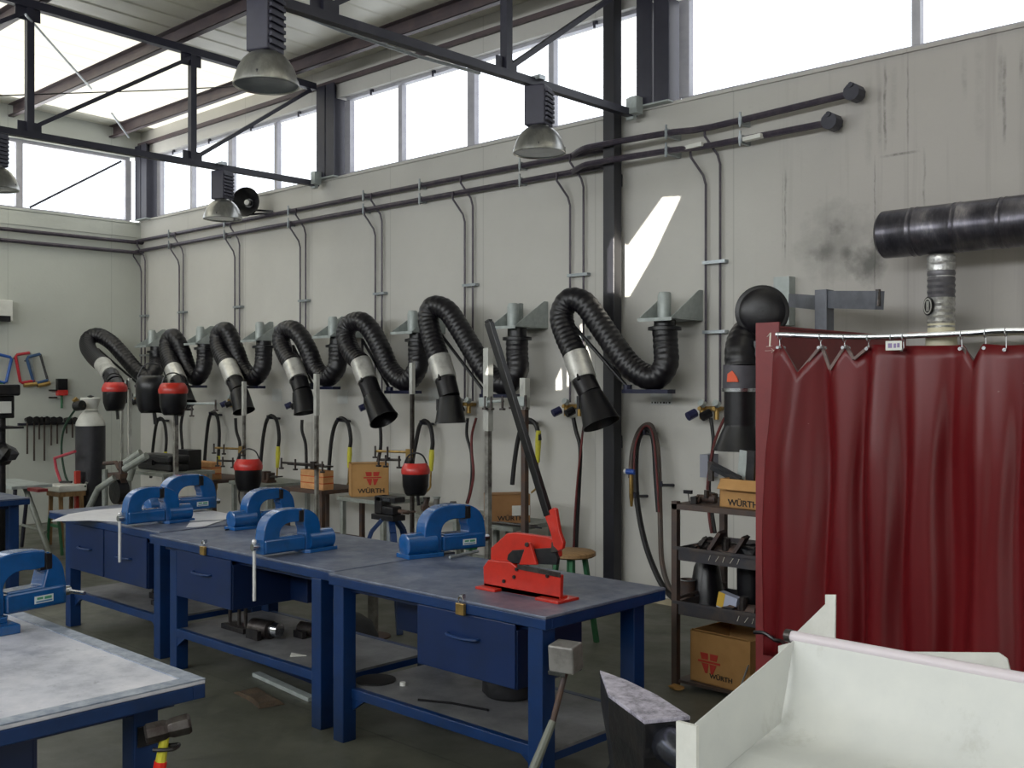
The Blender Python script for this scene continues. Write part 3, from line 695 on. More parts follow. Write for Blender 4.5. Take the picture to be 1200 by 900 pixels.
q_ = P(877, 360, Y=5.90); MB().box(q_.x-.02, q_.x+.03, 5.87, 5.90, q_.z-.10, q_.z+.09).build('side_plate', BLK, t, bevel=.004)
MB().tube([P(868, 428, Y=5.75), P(867, 456, Y=5.75)], .108, 22).build('printed_sleeve', mat('grey_sleeve', '#55535a', .5, 0, '#4a484f', 8, .4), t)
MB().tube([P(867, 455, Y=5.75), P(867, 459, Y=5.75)], .112, 22).build('silver_ring', CHROME, t)
c = P(862, 440, Y=5.65); e = Vector((.73, .68, 0))
sc_ = P(867, 442, Y=5.75); dc = Vector((-sc_.x, -sc_.y, 0)).normalized(); dc = Matrix.Rotation(R(-24), 3, 'Z') @ dc
Mx = face_mtx(sc_+dc*.110, Vector((0, 0, 1)).cross(dc), (0, 0, 1))
MB().prism([(-.035, -.03), (.04, -.03), (.03, .0), (.0, .04), (-.03, .02)], .012, Mx).build('orange_mark', ORANGE, t)
MB().tube([P(867, 459, Y=5.75), P(867, 500, Y=5.75)], .098, 20).build('lower_tube', HOSE, t)
a = P(867, 500, Y=5.75); q = P(867, 528, Y=5.75)
MB().tube([a+Vector((0, 0, .01)), a, q, q+Vector((0, 0, .001))], [.098, .100, .165, .158], 26).build('hood', BLK, t)
MB().tube([P(886, 400, Y=5.8), P(888, 420, Y=5.8), P(889, 455, Y=5.8)], .03, 8).build('support_rod', BLK, t)

# steel swing arm beside it
t = thing('steel_hoist_arm', 'grey steel post with horizontal arms rising behind the red booth', 'steel frame', (-2.7, 6.3, 0))
pc = P(966, 340, Y=6.2)
MB().box(pc.x-.04, pc.x+.04, 6.15, 6.25, 0, pc.z).build('post', mat('grey_steel_paint', '#6d7078', .5, .1, '#5c5e66', 8, .4), t)
a = P(928, 352, Y=6.5); b_ = P(962, 355, Y=6.22)
GS = MC['grey_steel_paint']
MB().bar(a, b_, .05, .09).build('link_beam', GS, t)
a = P(972, 351, Y=6.2); b_ = P(1031, 352, Y=5.95)
MB().bar(a, b_, .06, .11).build('jib_beam', GS, t)
a = P(1029, 347, Y=5.95); MB().cyl(a+Vector((0, 0, -.06)), a+Vector((0, 0, .04)), .016, 10).build('end_pin', IRON, t)
wp = P(918, 353, Y=6.66)
MB().box(wp.x-.06, wp.x+.06, 6.63, WY-.001, wp.z-.17, wp.z+.17).build('wall_plate', ZINCL, t)

# ---- big extraction duct and the flexible riser down to the booth
t = thing('extraction_duct', 'wide dark duct running along the wall at right', 'duct', (-1.5, 6.3, 2.64))
c = P(1030, 276, Y=6.35); x0 = c.x+.02
prof = [(.001, 0), (.13, .0), (.148, .02)]
for zz in (.2, .235, .46, .49, .72, .75, 1.1, 1.5, 1.9, 2.6): prof += [(.148, zz-.006), (.1515, zz), (.148, zz+.006)]
prof += [(.148, 4.6), (.001, 4.6)]
MB().lathe(prof, 32, Matrix.Translation((x0, 6.35, c.z)) @ Matrix.Rotation(R(90), 4, 'Y')).build('duct_tube', DUCTM, t)
for xx in (x0+.4, x0+2.2, x0+4): MB().box(xx-.015, xx+.015, 6.45, WY-.001, c.z-.05, c.z+.05).build('wall_bracket', STEEL, t)
DZ = c.z
t = thing('flexible_riser_duct', 'crinkled silver duct dropping from the wide duct into the booth', 'duct', P(1103, 345, Y=6.35))
xx = P(1103, 345, Y=6.35).x; z2 = P(1103, 300, Y=6.35).z
FOIL = mat('crinkled_foil', '#cfcfcd', .3, .7, '#8e8d8e', 18, .4, .9, 30)
MB().lathe([(.075, -.10), (.078, 0), (.083, .015), (.079, .03), (.084, .045), (.079, .06), (.083, .075), (.078, .09), (.06, .10)], 24, Matrix.Translation((xx, 6.35, z2-.09))).build('foil_collar', FOIL, t)
h = MB(); zz = z2-.02; 
pr = [(.078, z2-.09)]
k = 0
while pr[-1][1] > 2.06: k += 1; pr.append((.078+(.004 if k % 2 else -.002), pr[-1][1]-.018))
MB().lathe(pr[:10][::-1], 24, Matrix.Translation((xx, 6.35, 0))).build('grey_section', mat('grey_duct_wrap', '#6f6e72', .4, .3, '#57555b', 9, .4), t)
MB().lathe(pr[9:][::-1], 24, Matrix.Translation((xx, 6.35, 0))).build('foil_section', FOIL, t)
zc = P(1096, 358, Y=6.27).z
Mx = face_mtx((xx-.03, 6.262, zc), (.73, .68, 0), (0, 0, 1)) 
Mx = face_mtx((xx-.054, 6.294, zc), (.75, -.66, 0), (0, 0, 1))
MB().lathe([(.001, -.004), (.056, -.004), (.056, .006), (.001, .006)], 22, Mx).build('round_label', BLK, t)
MB().lathe([(.048, .0), (.048, .008), (.040, .008), (.040, .0)], 22, Mx).build('label_ring', WHITE, t)
lt = MB(); 
for a_, b2, c2, d2 in ((-.012, -.03, -.004, .03), (.006, -.03, .014, .03), (-.012, -.004, .014, .004)): lt.box(a_, c2, b2, d2, .006, .009, Mx)
lt.build('label_letter', WHITE, t)
MB().lathe([(.09, 1.93), (.09, 1.985), (.078, 2.0), (.078, 2.08)], 24, Matrix.Translation((xx, 6.35, 0))).build('base_collar', CREAM, t)
MB().cyl((xx, 6.35, 0), (xx, 6.35, 1.93), .09, 20).build('pedestal', GREYP, t)
a = P(1065, 384, Y=6.2); b_ = P(1200, 384, Y=6.2)
MB().box(a.x, b_.x+.5, 6.12, 6.5, 1.995, 2.012).build('top_board', CREAM, t)
MB().box(a.x+.02, a.x+.16, 6.115, 6.12, 1.994, 2.013).build('orange_strip', ORANGE, t)

# ================================================================== WELDING STATIONS ALONG THE WALL
def hose(pts, r, m, label, grp=None, name='gas_hose'):
    return one(MB().tube(cat(pts, 6), r, 8), name, m, label, 'hose', grp)
def hookpeg(x, z, label):
    return one(MB().cyl((x, WY-.001, z), (x, WY-.16, z+.01), .012, 8).cyl((x, WY-.16, z-.0), (x, WY-.165, z+.04), .012, 8), 'wall_hook', STEEL, label, 'hook', 'hose hooks on the long wall')
def torch(i, xl, xr, yt, ybl, yh0, yh1, lab, yw=6.60, rr=.020):
    """inverted U of cable hung over a wall hook with a yellow grip at the end"""
    f = lambda a, b_, y=yw: P(a, b_, Y=y)
    mid = (xl+xr)/2
    w_ = xr-xl
    pts = [f(xl-w_*.22, ybl), f(xl-w_*.12, (yt+ybl)/2+12), f(xl+w_*.02, yt+26), f(xl+w_*.22, yt+7), f(mid, yt), f(xr-w_*.15, yt+6), f(xr, yt+24), f(xr-1, yh0)]
    t = thing('welding_torch', lab, 'welding torch', f(mid, yt), group='welding torches looped over wall hooks')
    MB().tube(cat(pts, 6), rr, 8).build('cable', RUB, t)
    a, b_ = f(xr-1, yh0), f(xr-2, yh1)
    MB().tube([a+Vector((0, 0, .01)), a.lerp(b_, .3), b_], [.022, .026, .018], 10).build('yellow_grip', YEL, t)
    e = f(xr-3, yh1+ (yh1-yh0)*.8)
    MB().tube(cat([b_, b_.lerp(e, .6), e, e+Vector((-.06, 0, -.05))], 4), .009, 8).build('swan_neck', BRASS, t)
    c = f(mid, yt); hookpeg(c.x, c.z-.035, 'dark wall hook under the '+lab.split(',')[0].replace('welding torch loop', 'torch loop'))
    return t
torch(6, 242, 257, 483, 562, 535, 556, 'welding torch loop left of the black and red helmet, sixth along')
torch(5, 308, 327, 487, 568, 524, 548, 'welding torch loop right of the black and red helmet, fifth along')
torch(4, 388, 411, 490, 590, 525, 548, 'welding torch loop left of the cardboard box with red mark, fourth along')
torch(3, 487, 507, 493, 548, 528, 552, 'welding torch loop above the hanging red visor, third along')
torch(2, 606, 632, 492, 568, 506, 542, 'welding torch loop behind the shear handle, second along')
torch(7, 180, 195, 490, 560, 530, 548, 'welding torch loop below the sixth arm, seventh along')
# the big pair of hoses nearest the column's right
f = lambda a, b_, y=6.58: P(a, b_, Y=y)
hookpeg(f(757, 505).x, f(757, 505).z-.03, 'dark hook right of the steel column carrying the long twin hoses')
hose([f(739, 560), f(741, 530), f(748, 507), f(757, 498), f(765, 502), f(771, 530), f(773, 580), f(774, 620), f(776, 660), f(785, 690), f(797, 702)], .02, GHOSE, 'outer grey brown hose of the long loop right of the column', 'long hose loop')
hose([f(793, 705, 6.5), f(775, 684), f(757, 640), f(747, 590), f(745, 545), f(748, 515), f(758, 503), f(766, 515), f(769, 560), f(772, 600)], .022, RUB, 'inner dark hose of the long loop right of the column', 'long hose loop')
hose([f(743, 550, 6.54), f(745, 520, 6.54), f(755, 500, 6.54), f(764, 506, 6.54), f(769, 545, 6.54), f(772, 600, 6.54)], .008, HRUB, 'thin red hose strapped to the long loop', 'long hose loop')
a, b_ = f(740, 557), f(740, 583)
t = thing('cutting_torch', 'brass cutting torch hanging right of the steel column', 'torch', a)
MB().tube([a+Vector((0, 0, .05)), a, b_, b_+Vector((0, 0, -.07))], [.012, .02, .018, .010], 10).build('torch_body', BRASS, t)
MB().cyl(a+Vector((-.03, -.02, .03)), a+Vector((.05, -.02, .03)), .022, 10).build('torch_valve', mat('blue_valve', '#2a4fa0', .4), t)
MB().cyl(a+Vector((-.05, -.02, .03)), a+Vector((-.03, -.02, .03)), .02, 10).build('torch_cap', WHITE, t)
hookpeg(f(746, 583).x, f(746, 583).z, 'small dark peg on the wall beside the brass cutting torch')
hookpeg(f(777, 570).x, f(777, 570).z, 'small dark peg on the wall right of the long hose loop')
# hoses falling from the outlets
def fall(pts, m, lab, r=.016, y=6.6): hose([P(a, b_, Y=y) for a, b_ in pts], r, m, lab, 'hoses hanging from the gas outlets')
fall([(672, 490), (675, 505), (680, 525), (679, 560), (677, 600), (675, 645)], RUB, 'dark hose falling from the second outlet, just left of the steel column', .017)
fall([(686, 490), (683, 505), (681, 525), (677, 560), (674, 600), (672, 645)], HRUB, 'red hose twisted along the dark one just left of the steel column', .009, 6.57)
fall([(548, 490), (547, 510), (552, 530), (553, 555), (551, 575), (547, 590)], RUB, 'dark hose falling from the third outlet behind the blue vise', .014)
fall([(558, 490), (553, 510), (553, 530), (555, 555), (552, 575), (548, 590)], HRUB, 'red hose falling from the third outlet behind the blue vise', .012, 6.57)
fall([(444, 492), (446, 505), (446, 525), (442, 545), (438, 562)], RUB, 'dark hose falling behind the cardboard box with red mark', .017)
fall([(354, 492), (354, 505), (358, 520), (359, 540), (359, 556)], RUB, 'dark hose falling from the fifth outlet', .017)
fall([(276, 490), (277, 505), (281, 520), (280, 540), (279, 560)], RUB, 'dark hose falling left of the black and red helmet', .018)
fall([(215, 482), (212, 500), (214, 530), (215, 560)], RUB, 'dark hose falling from the seventh outlet', .018)
fall([(833, 490), (835, 505), (836, 520), (833, 545), (831, 575), (835, 605), (838, 625)], RUB, 'dark hose falling from the nearest outlet behind the rack', .014)
fall([(849, 490), (843, 503), (837, 520), (832, 545), (829, 575), (831, 605), (834, 625)], HRUB, 'red hose falling from the nearest outlet behind the rack', .011, 6.57)
c = P(829, 545, Y=6.62)
one(MB().box(c.x-.04, c.x+.03, 6.58, WY-.001, c.z-.09, c.z+.08), 'socket_box', mat('socket_grey', '#8a8c98', .5), 'small grey socket box on the wall above the rack', 'socket')

# worktables in front of the wall
WT = mat('welding_table_grey', '#8f938e', .5, .2, '#76796f', 8, .4)
def wtable(x0, x1, y0, y1, z, lab, m=WT, top=None, leg=.04):
    t = thing('welding_table', lab, 'table', ((x0+x1)/2, (y0+y1)/2, 0), group='small welding tables along the wall')
    MB().box(x0, x1, y0, y1, z-.035, z).build('table_top', top or m, t)
    for a in (x0+leg, x1-leg):
        for b2 in (y0+leg, y1-leg): MB().box(a-leg/2, a+leg/2, b2-leg/2, b2+leg/2, 0, z-.035).build('leg', m, t)
    MB().box(x0+leg, x1-leg, y0+leg*.6, y0+leg*1.4, .2, .24).build('stretcher', m, t)
    MB().box(x0+leg, x1-leg, y1-leg*1.4, y1-leg*.6, .2, .24).build('stretcher', m, t)
    return t
TZ = .72
def px2x(px, Y=6.0): return P(px, 590, Y=Y).x
wtable(px2x(562, 6.1), px2x(610, 6.1)+.1, 5.9, 6.45, .60, 'grey welding table heaped with rods behind the red shear')
wtable(px2x(405, 5.95)+.0, px2x(455, 5.95)+.05, 5.85, 6.4, .69, 'pale welding table under the cardboard box with red mark')
wtable(px2x(500, 5.95)-.05, px2x(535, 5.95)+.1, 5.85, 6.4, .62, 'welding table with scrap fittings behind the rightmost bench vise')
wtable(px2x(352, 6.0)-.1, px2x(392, 6.0), 5.85, 6.4, .72, 'welding table under the second stack of orange firebricks', RUST)
wtable(px2x(286, 6.0)-.05, px2x(318, 6.0)+.15, 5.85, 6.4, .72, 'welding table with a vise wheel below the black and red helmet')
wtable(px2x(224, 6.0)-.25, px2x(258, 6.0)+.1, 5.85, 6.4, .70, 'dark welding table under the first stack of orange firebricks', RUST)
wtable(px2x(172, 5.45)-.05, px2x(215, 5.45)+.05, 5.2, 5.78, .82, 'grey welding table carrying the black tool case', WT)
# clamp stands: tall posts with adjustable arms
def stand(px, ytop, Y, w_, lab, arms_, white_to, foot=True, dark=None):
    a = P(px, ytop, Y=Y); t = thing('clamp_stand', lab, 'clamp stand', (a.x, Y, 0), group='clamp stands at the welding tables')
    zt = a.z; zw = P(px, white_to, Y=Y).z
    MB().box(a.x-w_/2, a.x+w_/2, Y-w_/2, Y+w_/2, zw, zt).build('upper_post', POSTW, t)
    MB().box(a.x-w_*.38, a.x+w_*.38, Y-w_*.38, Y+w_*.38, .012, zw).build('lower_post', dark or mat('mottled_post', '#8f8e88', .5, .2, '#4c4642', 9, .5), t)
    MB().box(a.x-.13, a.x+.13, Y-.07, Y+.07, 0, .012).build('foot_plate', RUST, t)
    for (dx0, py, dx1, m_) in arms_:
        z = P(px, py, Y=Y).z; y = Y-w_/2-.015
        x0, x1 = P(px+dx0, py, Y=y).x, P(px+dx1, py, Y=y).x
        MB().cyl((x0, y, z), (x1, y, z+.01), .011, 8).build('cross_arm', m_, t)
        MB().box(a.x-w_*.8, a.x+w_*.8, y-.015, y+.014, z-.035, z+.035).build('arm_clamp', m_, t)
        for xx in (x0, x0+(x1-x0)*.35, x1):
            k = MB().cyl((xx, y-.012, z-.045), (xx, y-.012, z+.045), .009, 8).cyl((xx, y-.012, z-.06), (xx, y-.012, z-.045), .024, 8); k.build('clamp_screw', IRON, t)
    return t
stand(572, 408, 5.75, .055, 'tall white post with clamp arm just left of the shear handle', [(-2, 471, 18, ZINCL)], 505)
stand(615, 443, 5.79, .055, 'white and dark clamp stand right of the shear handle', [(-14, 470, 2, ZINCL)], 480, dark=RUST)
stand(483, 425, 5.76, .035, 'clamp stand behind the hanging red visor', [(-42, 531, 0, BRASS), (-38, 541, -14, IRON)], 462, dark=IRON)
stand(371, 438, 5.76, .04, 'clamp stand right of the fourth extraction hood', [(-40, 545, 8, IRON)], 487)
stand(286, 447, 5.76, .035, 'clamp stand just left of the black and red helmet', [(-34, 527, 0, BRASS), (-30, 542, -12, IRON)], 487, dark=None)
stand(206, 470, 5.12, .05, 'grey clamp stand with long cross arm by the red topped helmet', [(-6, 473, 48, ZINCL), (2, 480, 20, IRON)], 480)
stand(152, 443, 5.4, .035, 'white tube clamp stand next to the gas cylinder', [(-28, 450, -2, ZINCL)], 560)
stand(143, 455, 5.6, .025, 'thin tube stand left of the white one by the gas cylinder', [(-14, 449, 0, ZINCL)], 560)

# welding helmets
def helmet(px, py, Y, h, lab, visor=True, rz=0, top=HRED):
    c = P(px, py, Y=Y)
    t = thing('welding_helmet', lab, 'welding helmet', c, R(46)+rz, group='welding helmets at the stations')
    W = WM[t.name]
    s = h/.30
    prof = [(-.15, .085, .04), (-.13, .10, .075), (-.06, .122, .10), (.03, .125, .115), (.08, .125, .12), (.13, .11, .10), (.15, .09, .07)]
    def shell(pr, grow=0):
        mb = MB(); n = 16; vs = []; fs = []
        for z, rx, ry in pr:
            for j in range(n):
                a = math.pi*(j/(n-1))+math.pi
                vs.append(W @ Vector(((rx+grow)*math.cos(a)*s, (ry+grow)*math.sin(a)*s, z*s)))
        k = len(pr)
        for i in range(k-1):
            for j in range(n-1): fs.append((i*n+j, i*n+j+1, (i+1)*n+j+1, (i+1)*n+j))
        # inner wall for thickness
        o2 = len(vs)
        for z, rx, ry in pr:
            for j in range(n):
                a = math.pi*(j/(n-1))+math.pi
                vs.append(W @ Vector(((rx+grow-.008)*math.cos(a)*s, (ry+grow-.008)*math.sin(a)*s, z*s)))
        for i in range(k-1):
            for j in range(n-1): fs.append((o2+i*n+j, o2+(i+1)*n+j, o2+(i+1)*n+j+1, o2+i*n+j+1))
        for j in range(n-1): fs += [(j, o2+j, o2+j+1, j+1), ((k-1)*n+j, (k-1)*n+j+1, o2+(k-1)*n+j+1, o2+(k-1)*n+j)]
        for i in range(k-1): fs += [(i*n, (i+1)*n, o2+(i+1)*n, o2+i*n), (i*n+n-1, o2+i*n+n-1, o2+(i+1)*n+n-1, (i+1)*n+n-1)]
        mb.add(vs, fs, True); return mb
    shell(prof).build('shell', BLK, t)
    if visor: shell([(.055, .127, .121), (.09, .13, .128), (.125, .118, .114), (.155, .098, .08)], .006).build('red_brow', top, t)
    MB().tube(cat([W @ Vector(p)*1 for p in [Vector((-.11, 0, .13))*s, Vector((-.07, 0, .22))*s, Vector((0, 0, .25))*s, Vector((.07, 0, .22))*s, Vector((.11, 0, .13))*s]], 5), .007, 6).build('headband', BLK, t)
    MB().tube([W @ (Vector((.02, -.02, -.14))*s), W @ (Vector((.03, -.02, -.24))*s)], .016*s, 8).build('strap_end', BLK, t)
    return t
helmet(487, 562, 5.64, .26, 'black welding helmet with red brow hanging in the middle of the wall')
helmet(291, 557, 5.64, .31, 'smaller looking black and red welding helmet hanging further left')
helmet(134, 465, 5.2, .30, 'black helmet with red edge hanging beside the farthest arm', True, R(40))
helmet(203, 468, 4.98, .30, 'black helmet with bright red top on the grey clamp stand', True, R(20), RED)
helmet(178, 462, 5.2, .38, 'plain black helmet hanging below the farthest bracket', False, R(10))

# cardboard boxes and firebricks
def carton(x0, x1, y0, y1, z0, z1, lab, m, txt=None, tz=.12, logo=None, rz=0, open_=False, side='y', name='cardboard_box', flaps=((-.05, -.05), (.06, .05))):
    cx, cy = (x0+x1)/2, (y0+y1)/2
    t = thing(name, lab, 'box', (cx, cy, z0), rz)
    Rm = Matrix.Translation((cx, cy, 0)) @ Matrix.Rotation(rz, 4, 'Z') @ Matrix.Translation((-cx, -cy, 0))
    b2 = MB(); tk = .006
    b2.box(x0, x1, y0, y0+tk, z0, z1, Rm).box(x0, x1, y1-tk, y1, z0, z1, Rm).box(x0, x0+tk, y0, y1, z0, z1, Rm).box(x1-tk, x1, y0, y1, z0, z1, Rm).box(x0, x1, y0, y1, z0, z0+tk, Rm)
    if not open_: b2.box(x0, x1, y0, y1, z1-tk, z1, Rm)
    b2.build('carton_body', m, t)
    if open_:
        for q, (fy, dy, dz) in enumerate(((y0, *flaps[0]), (y1, *flaps[1]))):
            vs = [(x0+.01, fy, z1), (x1-.01, fy, z1), (x1-.02, fy+dy, z1+dz), (x0+.02, fy+dy, z1+dz)]
            MB().add([Rm @ Vector(p) for p in vs]+[Rm @ (Vector(p)+Vector((0, 0, -.004))) for p in vs], [(0, 1, 2, 3), (7, 6, 5, 4), (0, 4, 5, 1), (1, 5, 6, 2), (2, 6, 7, 3), (3, 7, 4, 0)]).build('open_flap', m, t)
    if txt: text(txt, tz*(x1-x0), Rm @ face_mtx((cx+.01, y0-.002, z0+.17*(z1-z0)), (1, 0, 0), (0, 0, 1)), INK, t, sx=1.15)
    if logo:
        lx, lz, ls = logo; g = MB(); Mx = Rm @ face_mtx((cx+lx, y0-.002, z0+lz), (1, 0, 0), (0, 0, 1))
        for s in (-1, 1):
            g.prism([(s*.50*ls, .42*ls), (s*.06*ls, .42*ls), (s*.06*ls, .12*ls), (s*.42*ls, .12*ls)][::s], .002, Mx)
            g.prism([(s*.42*ls, -.06*ls), (s*.03*ls, -.06*ls), (s*.10*ls, -.5*ls), (s*.22*ls, -.5*ls)][::s], .002, Mx)
        g.box(-.62*ls, .62*ls, -.02*ls, .07*ls, -.001, .001, Mx)
        o = g.build('printed_emblem', REDINK, t); o['kind'] = 'stuff'
    return t
# box with red mark
a = P(420, 598, Y=5.9); b_ = P(455, 596, Y=5.9)
cb = P(432, 598, Y=6.1)
carton(cb.x-.17, cb.x+.17, 5.98, 6.22, .69, .99, 'tall cardboard box with red emblem behind the blue floor vise', CARD, 'W\u00dcRTH', .17, (.02, .17, .13), R(58))
a = P(576, 601, Y=5.95); b_ = P(617, 601, Y=5.95)
cb = P(594, 601, Y=6.12); RB = R(56)
t = carton(cb.x-.17, cb.x+.17, 6.02, 6.22, .60, .83, 'brown cardboard box with white shipping label, left of the shear handle', CARDB, 'W\u00dcRTH', .15, None, RB)
Rm_ = Matrix.Translation((cb.x, 6.12, 0)) @ Matrix.Rotation(RB, 4, 'Z')
MB().box(.02, .165, -.1035, -.1005, .66, .74, Rm_).build('shipping_label', WHITE, t)
MB().box(.115, .14, -.105, -.1036, .685, .72, Rm_).build('label_print', mat('blue_print', '#7d93b5', .8), t)
def bricks(xa, xb, y0, z0, nrow, lab, two):
    t = thing('firebrick_stack', lab, 'bricks', ((xa+xb)/2, y0, z0), group='stacks of orange firebricks')
    n = 1
    h = .062; c_ = 0
    for r_ in range(nrow):
        for i in range(n):
            wd = (xb-xa)/n
            MB().box(xa+i*wd+.002, xa+(i+1)*wd-.002, y0, y0+.12, z0+r_*h, z0+r_*h+h-.006).build('brick', BRICK, t, bevel=.004)
        if r_ < nrow-1: MB().box(xa, xb, y0+.002, y0+.118, z0+r_*h+h-.0065, z0+(r_+1)*h+.004).build('joint_layer', BRICKD, t)
    return t
bricks(P(222, 580, Y=5.95).x, P(253, 580, Y=5.95).x, 5.9, .70, 3, 'stack of orange striped firebricks behind the far left vise', 0)
bricks(P(357, 585, Y=5.95).x, P(384, 585, Y=5.95).x, 5.9, .72, 3, 'stack of orange firebricks behind the front middle vise', 0)
# rods heaped on the table behind the shear
rnd = random.Random(5)
for i in range(7):
    a = P(560, 600, Y=6.0); x0 = a.x+rnd.uniform(-.05, .08); y = 5.93+.012*i
    dy = rnd.uniform(-.03, .03); zz = .612
    one(MB().tube([(x0, y-dy, zz), (x0+.55+rnd.uniform(0, .12), y+dy, zz+.001)], .006, 6), 'filler_rod', [IRON, STEEL, ZINC][i % 3], 'thin steel rod lying on the table behind the red shear', 'rod', 'filler rods behind the red shear')
# fittings on the table right of the visor
for i, (px, py, s, lab) in enumerate(((500, 590, .055, 'pipe elbow scrap on the table below the red visor'), (512, 598, .06, 'largest pale casting scrap on the table behind the right vise'), (522, 590, .04, 'small pale fitting at the back of the scrap behind the right vise'), (531, 600, .05, 'rusty fitting at the right end of the scrap behind the right vise'))):
    x = P(px, 590, Y=6.0).x
    t = thing('metal_fitting', lab, 'metal scrap', (x, 6.0, .62), group='scrap fittings on the welding table')
    h = MB(); h.cyl((x-s*.6, 6.0, .62+s*.62), (x+s*.5, 5.97, .62+s*.62), s*.6, 10); h.cyl((x, 5.99, .62+s*.9), (x+.01, 5.99, .62+s*2.1), s*.42, 10); h.build('tee_body', [RUST, GREYP, ZINCL, RUST][i], t)
    MB().lathe([(s*.55, 0), (s*.55, s*.25), (.001, s*.25)], 10, Matrix.Translation((x+.01, 5.99, .62+s*2.1))).build('collar', [IRON, ZINCL, BRASS, IRON][i], t)
# wheel on the table below the further helmet
c = P(302, 575, Y=5.95)
t = thing('hand_wheel', 'spoked iron hand wheel leaning on the table below the farther hanging helmet', 'wheel', (P(288, 590, Y=5.83).x, 5.82, .6))
cx_ = P(288, 597, Y=5.82); Mx = face_mtx((cx_.x, 5.82, .585), (.9, .1, 0), (0, 0, 1))
MB().tube([Mx @ Vector((.11*math.cos(R(a)), .13*math.sin(R(a)), 0)) for a in range(0, 361, 20)], .009, 8).build('rim', IRON, t)
for a in (0, 120, 240): MB().cyl(Mx @ Vector((0, 0, 0)), Mx @ Vector((.11*math.cos(R(a)), .13*math.sin(R(a)), 0)), .007, 6).build('spoke', IRON, t)
x = P(310, 575, Y=6.0).x
t = thing('small_table_vise', 'small dark vise on the table below the farther hanging helmet', 'vise', (x, 6.0, .72))
MB().box(x-.09, x+.12, 5.95, 6.06, .72, .745).box(x-.05, x+.04, 5.97, 6.05, .745, .83).box(x+.07, x+.11, 5.97, 6.05, .745, .82).build('vise_body', RUST, t)
MB().cyl((x+.11, 6.01, .785), (x+.2, 6.01, .785), .012, 8).cyl((x+.2, 5.93, .785), (x+.2, 6.08, .785), .007, 6).build('vise_screw', IRON, t)
# flat dark plate leaning over the second bricks
a, b_ = P(333, 567, Y=5.88), P(378, 557, Y=5.88)
one(MB().bar((a.x, 5.96, .935), (b_.x, 5.96, .94), .09, .015), 'steel_flat_bar', CAST, 'dark flat bar lying across the second stack of firebricks', 'bar')
# rolling stool and small items near the column
c = P(672, 648, Z=.60)
c = Vector((-4.45, 5.3, .6))
t = thing('round_stool', 'round wooden seated stool behind the red shear', 'stool', (c.x, c.y, 0))
MB().lathe([(.001, .57), (.15, .57), (.165, .58), (.165, .60), (.15, .608), (.001, .608)], 28, Matrix.Translation((c.x, c.y, 0))).build('seat', WOOD, t)
for a in (45, 135, 225, 315):
    MB().bar((c.x+.09*math.cos(R(a)), c.y+.09*math.sin(R(a)), .57), (c.x+.17*math.cos(R(a)), c.y+.17*math.sin(R(a)), 0), .028, .028).build('leg', GREEN, t)
for z_, rr_ in ((.2, .14),): MB().tube([(c.x+rr_*math.cos(R(a)), c.y+rr_*math.sin(R(a)), z_) for a in range(0, 361, 30)], .009, 6).build('foot_ring', GREEN, t)
# ================================================================== WORKBENCHES
BT = .80
def cabinet(t, x0, x1, y0, y1, zb, front=-1, handle=True):
    """hung drawer box; front=-1 faces the photographer's side (-y), +1 the wall"""
    body = MB().box(x0, x1, y0+(.012 if front < 0 else 0), y1-(.012 if front > 0 else 0), zb, BT-.085).build('drawer_cabinet', DBLUE, t, bevel=.003)
    yf = y0 if front < 0 else y1
    fr = MB().box(x0+.004, x1-.004, min(yf, yf-front*.012), max(yf, yf-front*.012), zb+.004, BT-.06).build('drawer_front', mat('drawer_blue', '#04214d', .4, 0, '#051e44', 7, .4) if front < 0 else DBLUE, body, bevel=.003)
    if handle:
        xc = (x0+x1)/2; z = zb+.17; s = front
        MB().tube(cat([(xc-.09, yf, z), (xc-.08, yf+s*.022, z), (xc, yf+s*.028, z-.004), (xc+.08, yf+s*.022, z), (xc+.09, yf, z)], 4), .007, 8).build('drawer_handle', BLUE, body)
    return body
